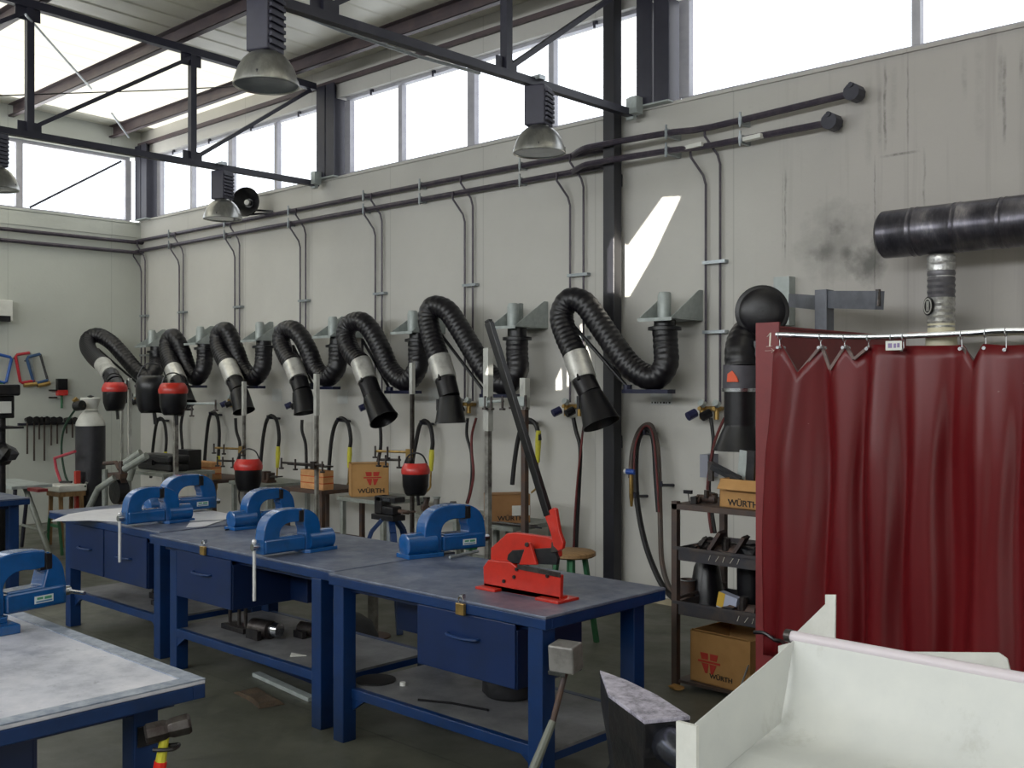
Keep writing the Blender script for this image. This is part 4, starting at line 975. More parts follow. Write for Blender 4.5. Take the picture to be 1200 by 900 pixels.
def bench(x0, x1, y0, y1, label, legs, cabs, shelf=(.13, .70), top=TOPM, rz=0):
    t = thing('workbench', label, 'workbench', ((x0+x1)/2, (y0+y1)/2, 0), rz, group='blue workbenches')
    MB().box(x0+.0, x1, y0, y1, BT-.012, BT).build('bench_top', top, t, bevel=.003)
    e = MB(); h = .055
    e.box(x0, x1, y0, y0+.04, BT-h, BT-.0125).box(x0, x1, y1-.04, y1, BT-h, BT-.0125).box(x0, x0+.04, y0+.04, y1-.04, BT-h, BT-.0125).box(x1-.04, x1, y0+.04, y1-.04, BT-h, BT-.0125)
    e.build('edge_frame', BLUE, t, bevel=.003)
    MB().box(x0+.08, x1-.08, y0+.06, y1-.06, BT-h-.03, BT-.0125).build('under_frame', DBLUE, t)
    w = .078
    for (a, b_) in legs: MB().box(a-w/2, a+w/2, b_-w/2, b_+w/2, 0, BT-h).build('leg', BLUE, t, bevel=.004)
    if shelf:
        xs_ = sorted(set(a for a, _ in legs)); ya, yb = y0+.08, y1-.08
        MB().box(xs_[0]-.03, xs_[-1]+.03, ya, yb, .238, .25).build('lower_shelf', SHELFM, t)
        MB().box(xs_[0]+w/2, xs_[-1]-w/2, ya-.02, ya+.015, .205, .252).build('shelf_rail', BLUE, t, bevel=.003)
        MB().box(xs_[0]+w/2, xs_[-1]-w/2, yb-.015, yb+.02, .205, .252).build('shelf_rail', BLUE, t, bevel=.003)
        for a in (xs_[0], xs_[-1]): MB().box(a-.03, a+.03, y0+.1, y1-.1, .205, .237).build('shelf_rail', BLUE, t)
        for a in (xs_[0], xs_[-1]):
            s = 1 if a == xs_[0] else -1
            MB().prism([(0, 0), (s*.09, 0), (0, -.06)], .02, Matrix(((1, 0, 0, a+s*w/2), (0, 0, 1, ya-.005), (0, 1, 0, .205), (0, 0, 0, 1)))).build('shelf_bracket', BLUE, t)
    for c in cabs: cabinet(t, *c)
    return t
bench(-4.08, -2.69, 3.05, 3.86, 'right hand blue workbench carrying the red lever shear', [(-4.02, 3.10), (-2.755, 3.10), (-4.02, 3.76), (-2.80, 3.76)],
      [(-3.455, -2.86, 3.06, 3.48, .475, -1), (-4.02, -3.46, 3.43, 3.85, .475, 1, False)])
bench(-5.93, -4.10, 3.10, 3.91, 'middle blue workbench with two blue vises back to back', [(-5.76, 3.20), (-4.25, 3.14), (-5.76, 3.84), (-4.25, 3.84)],
      [(-5.63, -5.04, 3.11, 3.55, .465, -1), (-5.45, -4.88, 3.5, 3.9, .47, 1, False)])
bench(-7.58, -5.98, 3.19, 3.99, 'far blue workbench partly covered with pale metal sheet', [(-7.34, 3.26), (-6.07, 3.26), (-7.34, 3.92), (-6.07, 3.92)],
      [(-7.33+.06, -6.75, 3.20, 3.6, .42, -1), (-6.74, -6.16, 3.20, 3.6, .42, -1)])
bench(-10.4, -8.58, 2.3, 3.46, 'blue workbench end showing at the left edge behind the others', [(-8.68, 2.4), (-8.68, 3.36), (-10.3, 2.4), (-10.3, 3.36)],
      [(-9.3, -8.72, 2.75, 3.2, .40, -1)])
# nearest bench, bottom left
t = bench(-4.75, -2.874, .35, 1.685, 'nearest blue workbench with a scuffed steel top coloured pale for its sheen, cut off bottom left', [(-2.985, 1.53), (-2.985, .5), (-4.65, 1.53), (-4.65, .5)],
      [(-3.75, -2.97, .52, 1.22, .40, 1, False)], shelf=None, top=TOPN)
r_ = MB(); b2 = .055
r_.box(-4.75, -2.874, 1.685-b2, 1.685, BT, BT+.004).box(-2.874-b2, -2.874, .35, 1.685-b2, BT, BT+.004)
r_.build('top_rim', mat('rim_worn_steel', '#7c8698', .4, .3, '#a6adb9', 22, .5, .15, 60), t)

# padlocks
def padlock(px, py, Y, label):
    c = P(px, py, Y=Y-.02); y = Y-.021
    t = thing('padlock', label, 'padlock', (c.x, y, c.z), group='brass padlocks on the drawers')
    MB().box(c.x-.024, c.x+.024, y-.009, y+.009, c.z-.045, c.z+.004).build('lock_body', BRASS, t, bevel=.003)
    MB().tube(cat([(c.x-.012, y, c.z+.0), (c.x-.012, y, c.z+.022), (c.x, y, c.z+.034), (c.x+.012, y, c.z+.022), (c.x+.012, y, c.z)], 4), .0035, 8).build('shackle', CHROME, t)
    MB().box(c.x-.006, c.x+.006, y+.008, Y+.002, c.z+.022, c.z+.04).build('hasp', CHROME, t)
padlock(540, 708, 3.06, 'brass padlock on the right workbench drawer')
padlock(238, 641, 3.11, 'brass padlock on the middle workbench drawer')

# ---- bench vises
def vise(loc, rz, s, xj, label, bar, rear_col=True, plate=False):
    """local +x = screw end; xj = where the jaws meet along the arch"""
    t = thing('bench_vise', label, 'vise', loc, rz, group='blue bench vises')
    W = WM[t.name] @ Matrix.Scale(s, 4)
    S = W @ Matrix(((1, 0, 0, 0), (0, 0, 1, 0), (0, 1, 0, 0), (0, 0, 0, 1)))   # local (x, z) profile -> world
    xc, a, h, zc = .15, .18, .150, .095
    def outer(th): c, s_ = math.cos(th), math.sin(th); return (xc+a*math.copysign(abs(c)**.8, c), zc+h*(s_**.72 if s_ > 0 else 0))
    def inner(th): c, s_ = math.cos(th), math.sin(th); return (xc+.0+.082*math.copysign(abs(c)**.9, c), zc+.012+.066*(s_**.85 if s_ > 0 else 0))
    ths = [math.pi*i/28 for i in range(29)]
    mv = [th for th in ths if outer(th)[0] > xj+.004]; fx = [th for th in ths if outer(th)[0] <= xj-.004]
    def arch(tl, endx, close):
        po = [outer(th) for th in tl]; pi_ = [inner(th) for th in tl]
        return po, pi_
    # moving jaw body
    po, pi_ = arch(mv, xj, 0)
    pi2 = [p for p in pi_ if p[0] > xj+.004]
    poly = [(.335, .018), (.335, zc)]+po[1:]+[(xj+.004, po[-1][1] if po else .24), (xj+.004, max(.16, (pi2[-1][1] if pi2 else .12)))]+[p for p in pi2[::-1]]+[(.232, .102), (.085, .102), (.085, .018)]
    MB().prism(poly, .080, S).build('moving_jaw', BLUEL, t, bevel=.006*s)
    MB().box(.075, .325, -.048, .048, .022, .094, W).build('slide_body', BLUEL, t, bevel=.008*s)
    # fixed body
    po = [outer(th) for th in fx]; pi2 = [p for p in [inner(th) for th in fx] if p[0] < xj-.004]
    poly = [(xj-.004, outer(fx[0])[1])]+po+[(-.045, .075), (-.05, .02), (.07, .02), (.07, .1)]+[(p[0], p[1]) for p in pi2[::-1] if p[0] > -.2]+[(xj-.004, max(.16, pi2[0][1] if pi2 else .16))]
    MB().prism(poly, .086, S).build('fixed_jaw', BLUEL, t, bevel=.006*s)
    MB().tube([W @ Vector((-.125, 0, .062)), W @ Vector((-.12, 0, .062)), W @ Vector((.04, 0, .062))], [.045*s, .055*s, .058*s], 20).build('rear_barrel', BLUEL, t, sharp=60)
    MB().prism([(-.13, -.06), (.06, -.075), (.08, -.05), (.08, .05), (.06, .075), (-.13, .06)], .02*s, Matrix.Translation((0, 0, 0)) @ W @ Matrix.Translation((0, 0, .010))).build('base', BLUEL, t, bevel=.003)
    # jaws
    jz = outer(math.acos(max(-1, min(1, math.copysign(abs((xj-xc)/a)**1.25, xj-xc)))))[1]-.006
    MB().box(xj-.026, xj-.0005, -.042, .042, jz-.065, jz, W).box(xj+.0005, xj+.026, -.042, .042, jz-.065, jz-.004, W).build('jaw_plate', CAST, t, bevel=.002)
    MB().box(.069, .086, -.03, .03, .03, .09, W).build('bright_slide', CHROME, t)
    MB().tube([W @ Vector((.33, 0, .058)), W @ Vector((.375, 0, .058))], .019*s, 14).build('screw_head', CHROME, t)
    if bar == 'down':
        b2 = MB().tube([W @ Vector((.362, 0, .085)), W @ Vector((.362, 0, -.22))], .009*s, 10); b2.ball(W @ Vector((.362, 0, .088)), .014*s, 10)
        b2.build('tommy_bar', BARM, t)
    elif bar == 'side':
        MB().tube([W @ Vector((.362, -.11, .058)), W @ Vector((.362, .11, .058))], .0075*s, 10).build('tommy_bar', CHROME, t)
    if plate:
        q = Matrix(((1, 0, 0, 0), (0, 0, 1, 0), (0, 1, 0, 0), (0, 0, 0, 1)))
        sy = -1 if plate < 0 else 1
        MB().box(.19, .27, sy*.0485-.001, sy*.0485+.001, .04, .068, W).build('name_plate', mat('plate_pale', '#c9d4d6', .4), t)
        MB().box(.20, .225, sy*.050-.0007, sy*.050+.0007, .055, .063, W).box(.232, .262, sy*.050-.0007, sy*.050+.0007, .053, .063, W).build('plate_print', mat('plate_green', '#3e8a6a', .5), t)
        MB().box(.196, .264, sy*.050-.0007, sy*.050+.0007, .044, .049, W).build('plate_print', mat('plate_blue', '#3f6f9c', .5), t)
    return t
vise((-4.70, 3.40, BT), R(-90), 1.0, .085, 'front vise on the middle workbench, bar hanging over the edge', 'down', plate=0)
vise((-5.74, 3.66, BT), R(90), 1.0, .215, 'rear vise on the middle workbench, facing the long wall', 'none')
vise((-6.35, 3.48, BT), R(-90), 1.0, .085, 'front vise on the far workbench, bar hanging over the edge', 'down')
vise((-6.74, 3.64, BT), R(90), 1.12, .215, 'rear vise on the far workbench beside the pale metal sheet', 'none', plate=-1)
vise((-4.12, 3.71, BT), R(80), 1.08, .215, 'single vise between the two right benches, left of the red shear', 'none', plate=-1)
MBx = one(MB().box(-4.12, -3.90, 1.34, 1.54, BT, BT+.034), 'vise_riser', BLUEL, 'flat blue block under the closest vise', 'block', bevel=.004)
vise((-4.02, 1.44, BT+.034), R(103), 1.0, .245, 'closest blue vise with small printed plate at the left edge', 'side', plate=-1)
# green and steel scraps beside the single vise
t = thing('green_block', 'small bright green block under the single vise by the red shear', 'block', (P(553, 645, Z=BT).x, P(553, 645, Z=BT).y, BT))
c = P(556, 643, Z=BT); MB().box(c.x-.035, c.x+.035, c.y-.06, c.y-.01, BT, BT+.03).build('block_body', mat('bright_green', '#1f9a5c', .5), t, bevel=.004)
MB().box(c.x-.02, c.x+.02, c.y-.062, c.y-.0605, BT+.008, BT+.022).build('block_face', GREEN, t)
a, b_ = P(527, 653, Z=BT+.01), P(560, 646, Z=BT+.01)
one(MB().tube(cat([a, a.lerp(b_, .5)+Vector((.0, .02, .0)), b_], 4), .008, 8), 'bent_offcut', ZINC, 'bent steel offcut on the bench in front of the green block', 'offcut')

# ---- pale sheets on the far bench
def flat_sheet(pxs, z, label, lift=None):
    pts = [P(a, b_, Z=z) for a, b_ in pxs]
    if lift:
        for i, l in enumerate(lift): pts[i].z += l
    n = len(pts); vs = pts+[p+Vector((0, 0, .003)) for p in pts]
    mb = MB().add(vs, [tuple(range(n))[::-1], tuple(range(n, 2*n))]+[(i, (i+1) % n, n+(i+1) % n, n+i) for i in range(n)])
    return one(mb, 'metal_sheet', mat('pale_sheet', '#e6e5e8', .4, .05, '#d4d3d9', 5, .4), label, 'metal sheet', 'pale sheets on the far bench')
flat_sheet([(60, 611), (80, 603), (110, 598), (150, 595), (182, 596), (150, 612), (105, 610)], BT+.003, 'pale metal sheet overhanging the left corner of the far workbench')
flat_sheet([(222, 597), (250, 599), (287, 606), (262, 609), (218, 611)], BT+.003, 'pale metal sheet lying right of the vises on the far workbench')
flat_sheet([(222, 613), (262, 610), (240, 617), (218, 618)], BT+.003, 'narrow offcut of pale sheet in front of the right hand sheet')
a, b_ = P(264, 621, Z=BT+.005), P(300, 611, Z=BT+.005)
one(MB().tube(cat([a, a.lerp(b_, .5)+Vector((.02, .03, 0)), b_], 4), .005, 6), 'bent_wire', BLK, 'thin dark wire lying on the middle workbench', 'wire')

# ---- red lever shear
YS = 3.30
t = thing('lever_shear', 'red hand lever shear with a long black handle on the right workbench', 'lever shear', (P(610, 690, Y=YS).x, YS, BT))
def pp(pxs, y0, y1, m, name, bevel=.004):
    """outline on the plane y = y0 given real thickness up to y1"""
    q = [P(a, b_, Y=y0) for a, b_ in pxs]; n = len(q)
    vs = [Vector((p.x, y0, p.z)) for p in q]+[Vector((p.x, y1, p.z)) for p in q]
    mb = MB().add(vs, [tuple(range(n)), tuple(range(n, 2*n))[::-1]]+[(i, n+i, n+(i+1) % n, (i+1) % n) for i in range(n)])
    return mb.build(name, m, t, bevel=bevel)
zf = P(600, 698, Y=YS).z
pp([(566, 664), (572, 656), (598, 659), (606, 665), (657, 674), (656, 706), (567, 690)], YS, YS+.022, RED, 'lower_frame')
pp([(567, 664), (575, 656), (575, 642), (594, 625), (603, 624), (641, 629), (653, 634), (655, 652), (648, 657), (606, 662)], YS+.024, YS+.05, RED, 'upper_frame')
pp([(595, 650), (600, 645), (648, 642), (653, 655), (652, 662), (600, 660), (594, 656)], YS+.004, YS+.0235, CAST, 'upper_blade', .002)
pp([(606, 661), (656, 671), (656, 677), (606, 667)], YS-.006, YS-.0005, IRON, 'lower_blade', .001)
pp([(617, 636), (621, 636), (629, 662), (608, 662)], YS-.012, YS+.003, RED, 'guide_plate', .003)
q = P(618, 638, Y=YS-.012); MB().cyl((q.x, YS-.02, q.z), (q.x, YS-.01, q.z), .010, 6).build('guide_bolt', IRON, t)
for a, b_ in ((606, 667), (642, 675), (603, 676), (591, 681)):
    q = P(a, b_, Y=YS); MB().cyl((q.x, YS-.008, q.z), (q.x, YS, q.z), .008, 6).build('frame_bolt', CAST, t)
pp([(646, 636), (652, 628), (658, 640), (655, 646), (645, 648)], YS-.01, YS+.003, IRON, 'cam_link', .002)
pp([(637, 602), (648, 595), (651, 596), (655, 622), (660, 636), (659, 643), (654, 646), (648, 640), (645, 625)], YS-.03, YS-.011, RED, 'lever_head')
xa, xb = P(567, 690, Y=YS).x, P(656, 706, Y=YS).x
MB().box(xa-.01, xa+.11, YS-.045, YS+.09, BT, BT+.012).build('base_foot', RED, t, bevel=.002)
MB().box(xb-.10, xb+.03, YS-.045, YS+.09, BT, BT+.012).build('base_foot', RED, t, bevel=.002)
MB().box(xa, xb, YS, YS+.05, BT, BT+.02).build('base_bar', RED, t)
a, b_ = P(643, 604, Y=YS-.02), P(573, 378, Y=YS-.05)
MB().bar(a, b_, .034, .026, (0, 1, 0)).build('long_handle', mat('handle_black', '#0b0a0b', .3, 0, '#121112', 8, .4), t, bevel=.002)
MB().bar(b_-(b_-a).normalized()*.0, b_+(b_-a).normalized()*.012, .029, .025, (0, 1, 0)).build('handle_cap', RUB, t, bevel=.003)

# ---- hammers in holders on the bench legs
a, b_ = P(170, 861, X=-2.84), P(224, 847, X=-2.78)
t = thing('sledge_hammer', 'short sledge hammer with red and yellow handle, head up by the nearest bench leg', 'hammer', a.lerp(b_, .5))
d = (b_-a); n_ = MB(); n_.tube([a, a+d*.06, a+d*.42, a+d*.5, a+d*.6, a+d*.94, b_], [.026, .032, .031, .026, .031, .032, .026], 8, True, False); n_.build('hammer_head', IRON, t, bevel=.002)
c = a.lerp(b_, .45); e = c+Vector((-.01, -.02, -.14))
MB().tube([c, e], [.013, .017], 10).build('yellow_shaft', YEL, t)
MB().tube([e+(c-e)*.35, e+(e-c)*1.4], [.0185, .02], 10).build('red_grip', mat('grip_red', '#d8281c', .4), t)
t = thing('bench_hook', 'dark steel loop on the nearest bench leg holding the sledge hammer', 'hook', (-2.95, 1.53, .6))
MB().tube(cat([(-2.946, 1.53, c.z-.05), (c.x-.01, 1.53, c.z-.05), (c.x+.01, c.y+.035, c.z-.05), (c.x+.035, c.y, c.z-.05), (c.x, c.y-.04, c.z-.05)], 4), .006, 8).build('loop', CAST, t)
MB().box(-2.946, -2.94, 1.50, 1.56, c.z-.08, c.z-.02).build('mounting_plate', CAST, t)
a = P(646, 785, X=-2.66); 
t = thing('square_mallet', 'grey square headed mallet standing upright by the right workbench leg', 'mallet', P(664, 770, X=-2.66))
c = P(663, 769, X=-2.64); rot = Matrix.Translation(c) @ Matrix.Rotation(R(12), 4, 'Z') @ Matrix.Rotation(R(5), 4, 'X')
MB().box(-.055, .055, -.045, .045, -.055, .052, rot).build('mallet_head', GREYP, t, bevel=.008)
MB().box(-.055, .02, -.048, -.0445, -.066, -.05, rot).build('head_wedge', CHROME, t)
e = P(627, 897, X=-2.66); mid = P(648, 845, X=-2.65)
MB().tube([rot @ Vector((0, 0, -.05)), mid], .012, 10).build('handle', RUST, t)
MB().tube([mid, e, e+(e-mid)*.6], [.015, .019, .018], 10).build('handle_grip', mat('grip_grey_green', '#6f7268', .5), t)

# ---- things on the lower shelves and under the benches
SH = .252
def clamp_frame(x, y, z, s, lab):
    t = thing('machine_clamp', lab, 'clamp', (x, y, z))
    MB().box(x-.12*s, x+.12*s, y-.05, y+.05, z, z+.03*s).build('clamp_base', CAST, t, bevel=.003)
    for dx in (-.1, -.0, .07): MB().cyl((x+dx*s, y, z+.03*s), (x+dx*s, y, z+.21*s), .011*s, 8).build('guide_rod', IRON, t)
    MB().box(x-.115*s, x+.10*s, y-.03, y+.03, z+.21*s, z+.235*s).build('top_bridge', CAST, t, bevel=.002)
    MB().cyl((x-.16*s, y-.03, z+.18*s), (x-.03*s, y-.03, z+.19*s), .012*s, 8).build('clamp_screw', CHROME, t)
clamp_frame(-5.42, 3.4, SH, 1., 'dark clamp frame with three rods on the middle bench shelf')
def drillhead(x, y, z, s, lab, m1=CHROME, rz=0):
    t = thing('machine_part', lab, 'machine part', (x, y, z), group='machine parts on the bench shelves')
    MB().cyl((x-.09*s, y, z+.05*s), (x+.05*s, y+.02, z+.05*s), .05*s, 16).build('part_body', IRON, t, sharp=40)
    MB().cyl((x+.03*s, y+.03, z+.05*s), (x+.09*s, y+.05, z+.05*s), .04*s, 14).build('bright_ring', m1, t)
    MB().box(x-.08*s, x+.03*s, y-.06, y-.03, z, z+.05*s).build('side_lug', CAST, t)
drillhead(-5.14, 3.38, SH, 1.05, 'bright round machine part lying on the middle bench shelf')
drillhead(-4.98, 3.58, SH, .8, 'darker reddish machine part at the back of the middle bench shelf', HRED)
drillhead(-6.62, 3.55, SH, .8, 'dark scrap at the left of the far bench shelf', IRON)
drillhead(-6.42, 3.45, SH, .6, 'small dark scrap beside the leg on the far bench shelf', CAST)
q = P(349, 768, Z=SH)
t = one(MB().prism([(-.06, .0), (.05, .02), (0, -.05)], .004, Matrix.Translation((q.x, q.y, SH+.003))), 'white_offcut', WHITE, 'small white triangular offcut on the middle bench shelf', 'offcut')
q = P(440, 797, Z=SH)
one(MB().lathe([(.001, 0), (.10, 0), (.10, .006), (.001, .006)], 30, Matrix.Translation((q.x, q.y, SH-.002))), 'rubber_disc', RUB, 'dark round disc lying on the right bench shelf', 'disc')
q = P(472, 803, Z=SH)
one(MB().cyl((q.x, q.y, SH-.002), (q.x, q.y, SH+.016), .014, 8), 'hex_nut', WHITE, 'small pale nut beside the dark disc on the right bench shelf', 'nut')
q = [P(490, 820, Z=SH+.004), P(530, 824, Z=SH+.004), P(572, 832, Z=SH+.004)]
one(MB().tube(q, .006, 6), 'thin_rod', BLK, 'thin black rod lying along the right bench shelf', 'rod')
def bag(pc, w, d, h, lab, name='tool_bag'):
    t = thing(name, lab, 'bag', pc)
    pr = [(.001, 0), (.42, 0), (.5, .12), (.49, .5), (.40, .8), (.24, .97), (.001, 1.)]
    MB().lathe(pr, 22, Matrix.Translation(pc) @ Matrix.Diagonal((w, d, h, 1))).build('bag_body', mat('bag_black', '#121214', .7, 0, '#1c1c20', 10, .4, .5, 14), t, sharp=80)
    x, y, z = pc
    MB().tube(cat([(x-w*.2, y, z+h*.9), (x-w*.15, y-.02, z+h*1.1), (x+w*.1, y-.02, z+h*1.12), (x+w*.2, y, z+h*.92)], 4), .009, 8).build('carry_handle', RUB, t)
q = P(392, 775, Z=0); bag((q.x-.05, q.y+.12, 0), .46, .40, .27, 'slumped black bag on the floor behind the middle bench')
q = P(572, 822, Z=SH); bag((q.x, q.y+.13, SH), .26, .22, .16, 'round black bag on the right bench shelf below the drawer')
q = P(618, 812, Z=SH)
one(MB().tube([(q.x-.0+.05*math.cos(R(a)), q.y+.12, SH+.055+.045*math.sin(R(a))) for a in range(0, 361, 20)], .008, 8), 'rubber_ring', RUB, 'black ring standing on the shelf beside the round black bag', 'ring')
# rag on the floor
q = [P(a, b_, Z=0) for a, b_ in ((273, 812), (300, 806), (316, 815), (334, 826), (304, 831), (292, 822))]
n = len(q); cc = sum(q, Vector())/n
vs = [p+Vector((0, 0, .002)) for p in q]+[p.lerp(cc, .25)+Vector((0, 0, .014+.006*(i % 2))) for i, p in enumerate(q)]+[cc+Vector((0, 0, .012))]
one(MB().add(vs, [(i, (i+1) % n, n+(i+1) % n, n+i) for i in range(n)]+[(n+i, n+(i+1) % n, 2*n) for i in range(n)]+[tuple(range(n))[::-1]]), 'floor_rag', CLOTH, 'brown oily rag lying on the floor in front of the middle bench', 'rag')
# grey pipe post behind the right bench
q = Vector((-4.75, 4.5, 0)); c = P(437, 700, Y=4.5)
t = thing('pipe_leg_stand', 'bare steel pipe stand behind the joint of the two right benches', 'stand', (c.x, 4.5, 0))
MB().cyl((c.x, 4.5, .01), (c.x, 4.5, .62), .035, 14).build('pipe_column', mat('pipe_steel_grey', '#86847e', .4, .5, '#5e5b55', 10, .4), t)
MB().lathe([(.001, 0), (.12, 0), (.12, .01), (.001, .012)], 20, Matrix.Translation((c.x, 4.5, 0))).build('round_foot', RUST, t)
# ---- pipe vise on a blue tripod
c = P(457, 606, Y=4.85)
t = thing('tripod_pipe_vise', 'dark pipe vise on a blue three legged stand behind the benches', 'vise stand', (c.x, 4.85, 0))
x, y, z = c
for an, r_ in ((R(225), .30), (R(330), .32), (R(95), .30)):
    p1 = Vector((x+.05*math.cos(an), y+.05*math.sin(an), z-.01)); p2 = Vector((x+.13*math.cos(an), y+.13*math.sin(an), z-.10)); p3 = Vector((x+(r_+.06)*math.cos(an), y+(r_+.06)*math.sin(an), 0.0))
    MB().bar(p1, p2, .045, .03).bar(p2, p3, .045, .03).build('leg', BLUE, t, bevel=.003)
MB().cyl((x, y, z-.30), (x, y, z-.02), .025, 12).build('centre_tube', ZINC, t)
MB().box(x-.14, x+.10, y-.06, y+.06, z-.02, z+.02).build('head_plate', CAST, t, bevel=.004)
MB().box(x-.12, x-.04, y-.05, y+.05, z+.02, z+.15).box(x-.04, x+.08, y-.045, y+.045, z+.02, z+.08).build('vise_body', CAST, t, bevel=.01)
MB().box(x-.10, x+.11, y-.05, y+.05, z+.11, z+.15).build('vise_jaw', CAST, t, bevel=.006)
MB().box(x-.02, x+.06, y-.054, y-.05, z+.118, z+.14).build('bright_jaw_face', CHROME, t)
MB().cyl((x+.10, y, z+.05), (x+.20, y, z+.05), .015, 10).cyl((x+.20, y-.06, z+.05), (x+.20, y+.06, z+.05), .008, 8).build('vise_screw', RUST, t)

# pale trunking and dark panel on the floor under the middle bench
a, b_ = P(300, 792, Z=0), P(366, 822, Z=0)
one(MB().bar(a+Vector((0, 0, .012)), b_+Vector((0, 0, .012)), .05, .022), 'floor_trunking', ZINCL, 'pale strip lying on the floor under the middle workbench', 'strip', bevel=.002)
a, b_ = P(298, 780, Z=0.02), P(362, 806, Z=0.02)
one(MB().bar(a+Vector((.02, .10, .03)), b_+Vector((.02, .10, .03)), .03, .10), 'blue_panel', DBLUE, 'dark blue panel on edge behind the pale floor strip', 'panel', bevel=.002)
# ================================================================== SHELF RACK BESIDE THE BOOTH
RX0, RX1, RY0, RY1 = -3.36, -2.42, 4.92, 5.42
t = thing('shelf_rack', 'dark steel shelf rack heaped with scrap, left of the red booth', 'shelf rack', (-2.9, 5.15, 0))
ANG_ = mat('rack_brown_steel', '#4a413f', .55, .3, '#5c4a40', 8, .45)
RZ = [1.035, .795, .49, .04]
for x in (RX0, RX1):
    for y in (RY0, RY1):
        MB().box(x-.018, x+.018, y-.018, y+.018, 0, 1.05).build('upright', ANG_, t)
MB().box(RX0-.018, RX1+.018, RY0-.018, RY1+.018, RZ[0]-.03, RZ[0]).build('top_shelf', ANG_, t)
for z in RZ[1:3]:
    mb = MB(); h = .075
    mb.box(RX0+.02, RX1-.02, RY0-.0, RY1, z-h, z-h+.006).box(RX0+.02, RX1-.02, RY0-.006, RY0, z-h, z).box(RX0+.02, RX1-.02, RY1, RY1+.006, z-h, z).box(RX0+.019, RX0+.026, RY0, RY1, z-h, z).box(RX1-.026, RX1-.019, RY0, RY1, z-h, z)
    mb.box(RX0-.01, RX1, RY0-.02, RY0-.006, z-.015, z+.003)
    sh = mb.build('tray_shelf', mat('tray_dark', '#3b3a3f', .5, .3, '#514842', 9, .4), t)
    for k_ in range(5):
        a = RX0+(.22 if z > .6 else .40)+k_*.045; mk = MB()
        mk.bar((a, RY0-.0075, z-.055), (a+.012+.01*(k_ % 2), RY0-.0075, z-.025), .006, .002)
        o = mk.build('chalk_mark', CHALK, sh)
MB().box(RX0, RX1, RY0, RY1, .03, .045).build('bottom_shelf', ANG_, t)
MB().bar((RX0, RY0, .5), (RX0+.02, RY1, .52), .015).build('side_brace', ANG_, t)
carton(-3.095, -2.80, 4.96, 5.24, RZ[0], RZ[0]+.155, 'small open cardboard box on top of the shelf rack', CARD, 'W\u00dcRTH', .16, None, R(-6), open_=True)
x = -2.95
# scrap standing in the box
t = thing('angle_iron_offcut', 'dark angle iron offcut sticking out of the small box on the rack', 'offcut', (-3.05, 5.1, 1.2))
a, b_ = P(836, 545, Y=5.08), P(862, 556, Y=5.08)
M_ = MB().bar(a, b_+Vector((.04, 0, -.03)), .05, .008).bar(a+Vector((0, -.02, .0)), b_+Vector((.04, -.02, -.03)), .008, .05); M_.build('angle_iron', CAST, t)
MB().bar(a+Vector((-.01, -.01, -.09)), a+Vector((-.01, -.01, .02)), .03, .02).build('end_plate', IRON, t)
a = P(868, 553, Y=5.1); t = thing('bent_plate_offcut', 'pale bent plate standing in the small box on the rack', 'offcut', a)
MB().bar(a+Vector((0, 0, -.06)), a+Vector((.02, 0, .12)), .05, .005).build('bent_plate', ZINCL, t)
MB().bar(a+Vector((.06, 0, -.06)), a+Vector((.07, 0, .12)), .05, .02).build('dark_bar', CAST, t)
def pile(pxs, Y, zbase, grp, labs):
    for i, ((px, s, shp), lab) in enumerate(zip(pxs, labs)):
        c = P(px, 600, Y=Y+.05*(i % 3)); x, y = c.x, Y+.05*(i % 3)
        t = thing('scrap_piece', lab, 'scrap', (x, y, zbase), group=grp)
        if shp == 'plate':
            MB().bar((x-s*.6, y, zbase), (x+s*.2, y+.02, zbase+s*1.3), s*.9, .02).build('bent_plate', [RUST, IRON, CAST][i % 3], t)
            MB().cyl((x+s*.3, y-.03, zbase+.012), (x+s*.9, y-.02, zbase+.012), .012, 8).build('stub_rod', IRON, t)
        elif shp == 'pipe':
            MB().tube([(x-s, y, zbase+s*.5), (x+s, y+.03, zbase+s*.5)], s*.45, 12).build('pipe_stub', [IRON, RUST, CAST][i % 3], t)
            MB().tube([(x+s*.2, y, zbase+s*.6), (x+s*.25, y, zbase+s*1.5)], s*.3, 10).build('branch', IRON, t)
        else:
            MB().rock((x, y, zbase+s*.5), s*.62, (1.2, .9, .8), seed=i+int(px)).build('lump', [RUST, CAST, IRON][i % 3], t)
            MB().box(x-s*.3, x+s*.5, y-.03, y+.02, zbase, zbase+s*.9).build('block', [CAST, IRON, RUST][i % 3], t)
pile([(815, .045, 'rock'), (826, .05, 'pipe'), (833, .06, 'rock')], 5.0, RZ[0], 'scrap on the top shelf of the rack',
     ['dark lump at the left of the rack top shelf', 'pipe stub beside the small box on the rack top shelf', 'dark casting touching the small box on the rack top shelf'])
c = P(808, 577, Y=5.0); t = thing('wire_clip', 'tiny black clip standing on a wire at the left of the rack top', 'clip', (c.x, 5.0, RZ[0]))
MB().cyl((c.x, 5.0, RZ[0]), (c.x-.01, 5.0, c.z), .003, 6).build('wire', IRON, t); MB().box(c.x-.035, c.x+.015, 4.99, 5.01, c.z-.008, c.z+.012).build('clip_head', BLK, t)
pile([(812, .07, 'rock'), (822, .08, 'plate'), (832, .10, 'rock'), (840, .12, 'plate'), (848, .08, 'pipe'), (858, .09, 'rock'), (868, .11, 'plate'), (878, .10, 'rock')], 5.05, RZ[1]-.07, 'scrap heaped in the second tray of the rack',
     ['lowest lump at the left end of the second tray', 'bent plate left in the second tray', 'tall rusty lump left of centre in the second tray', 'tallest bent plate in the second tray of the rack', 'pipe stub in the middle of the second tray', 'dark lump right of the pipe stub in the second tray', 'bent plate right in the second tray', 'dark lump in the second tray against the red panel'])
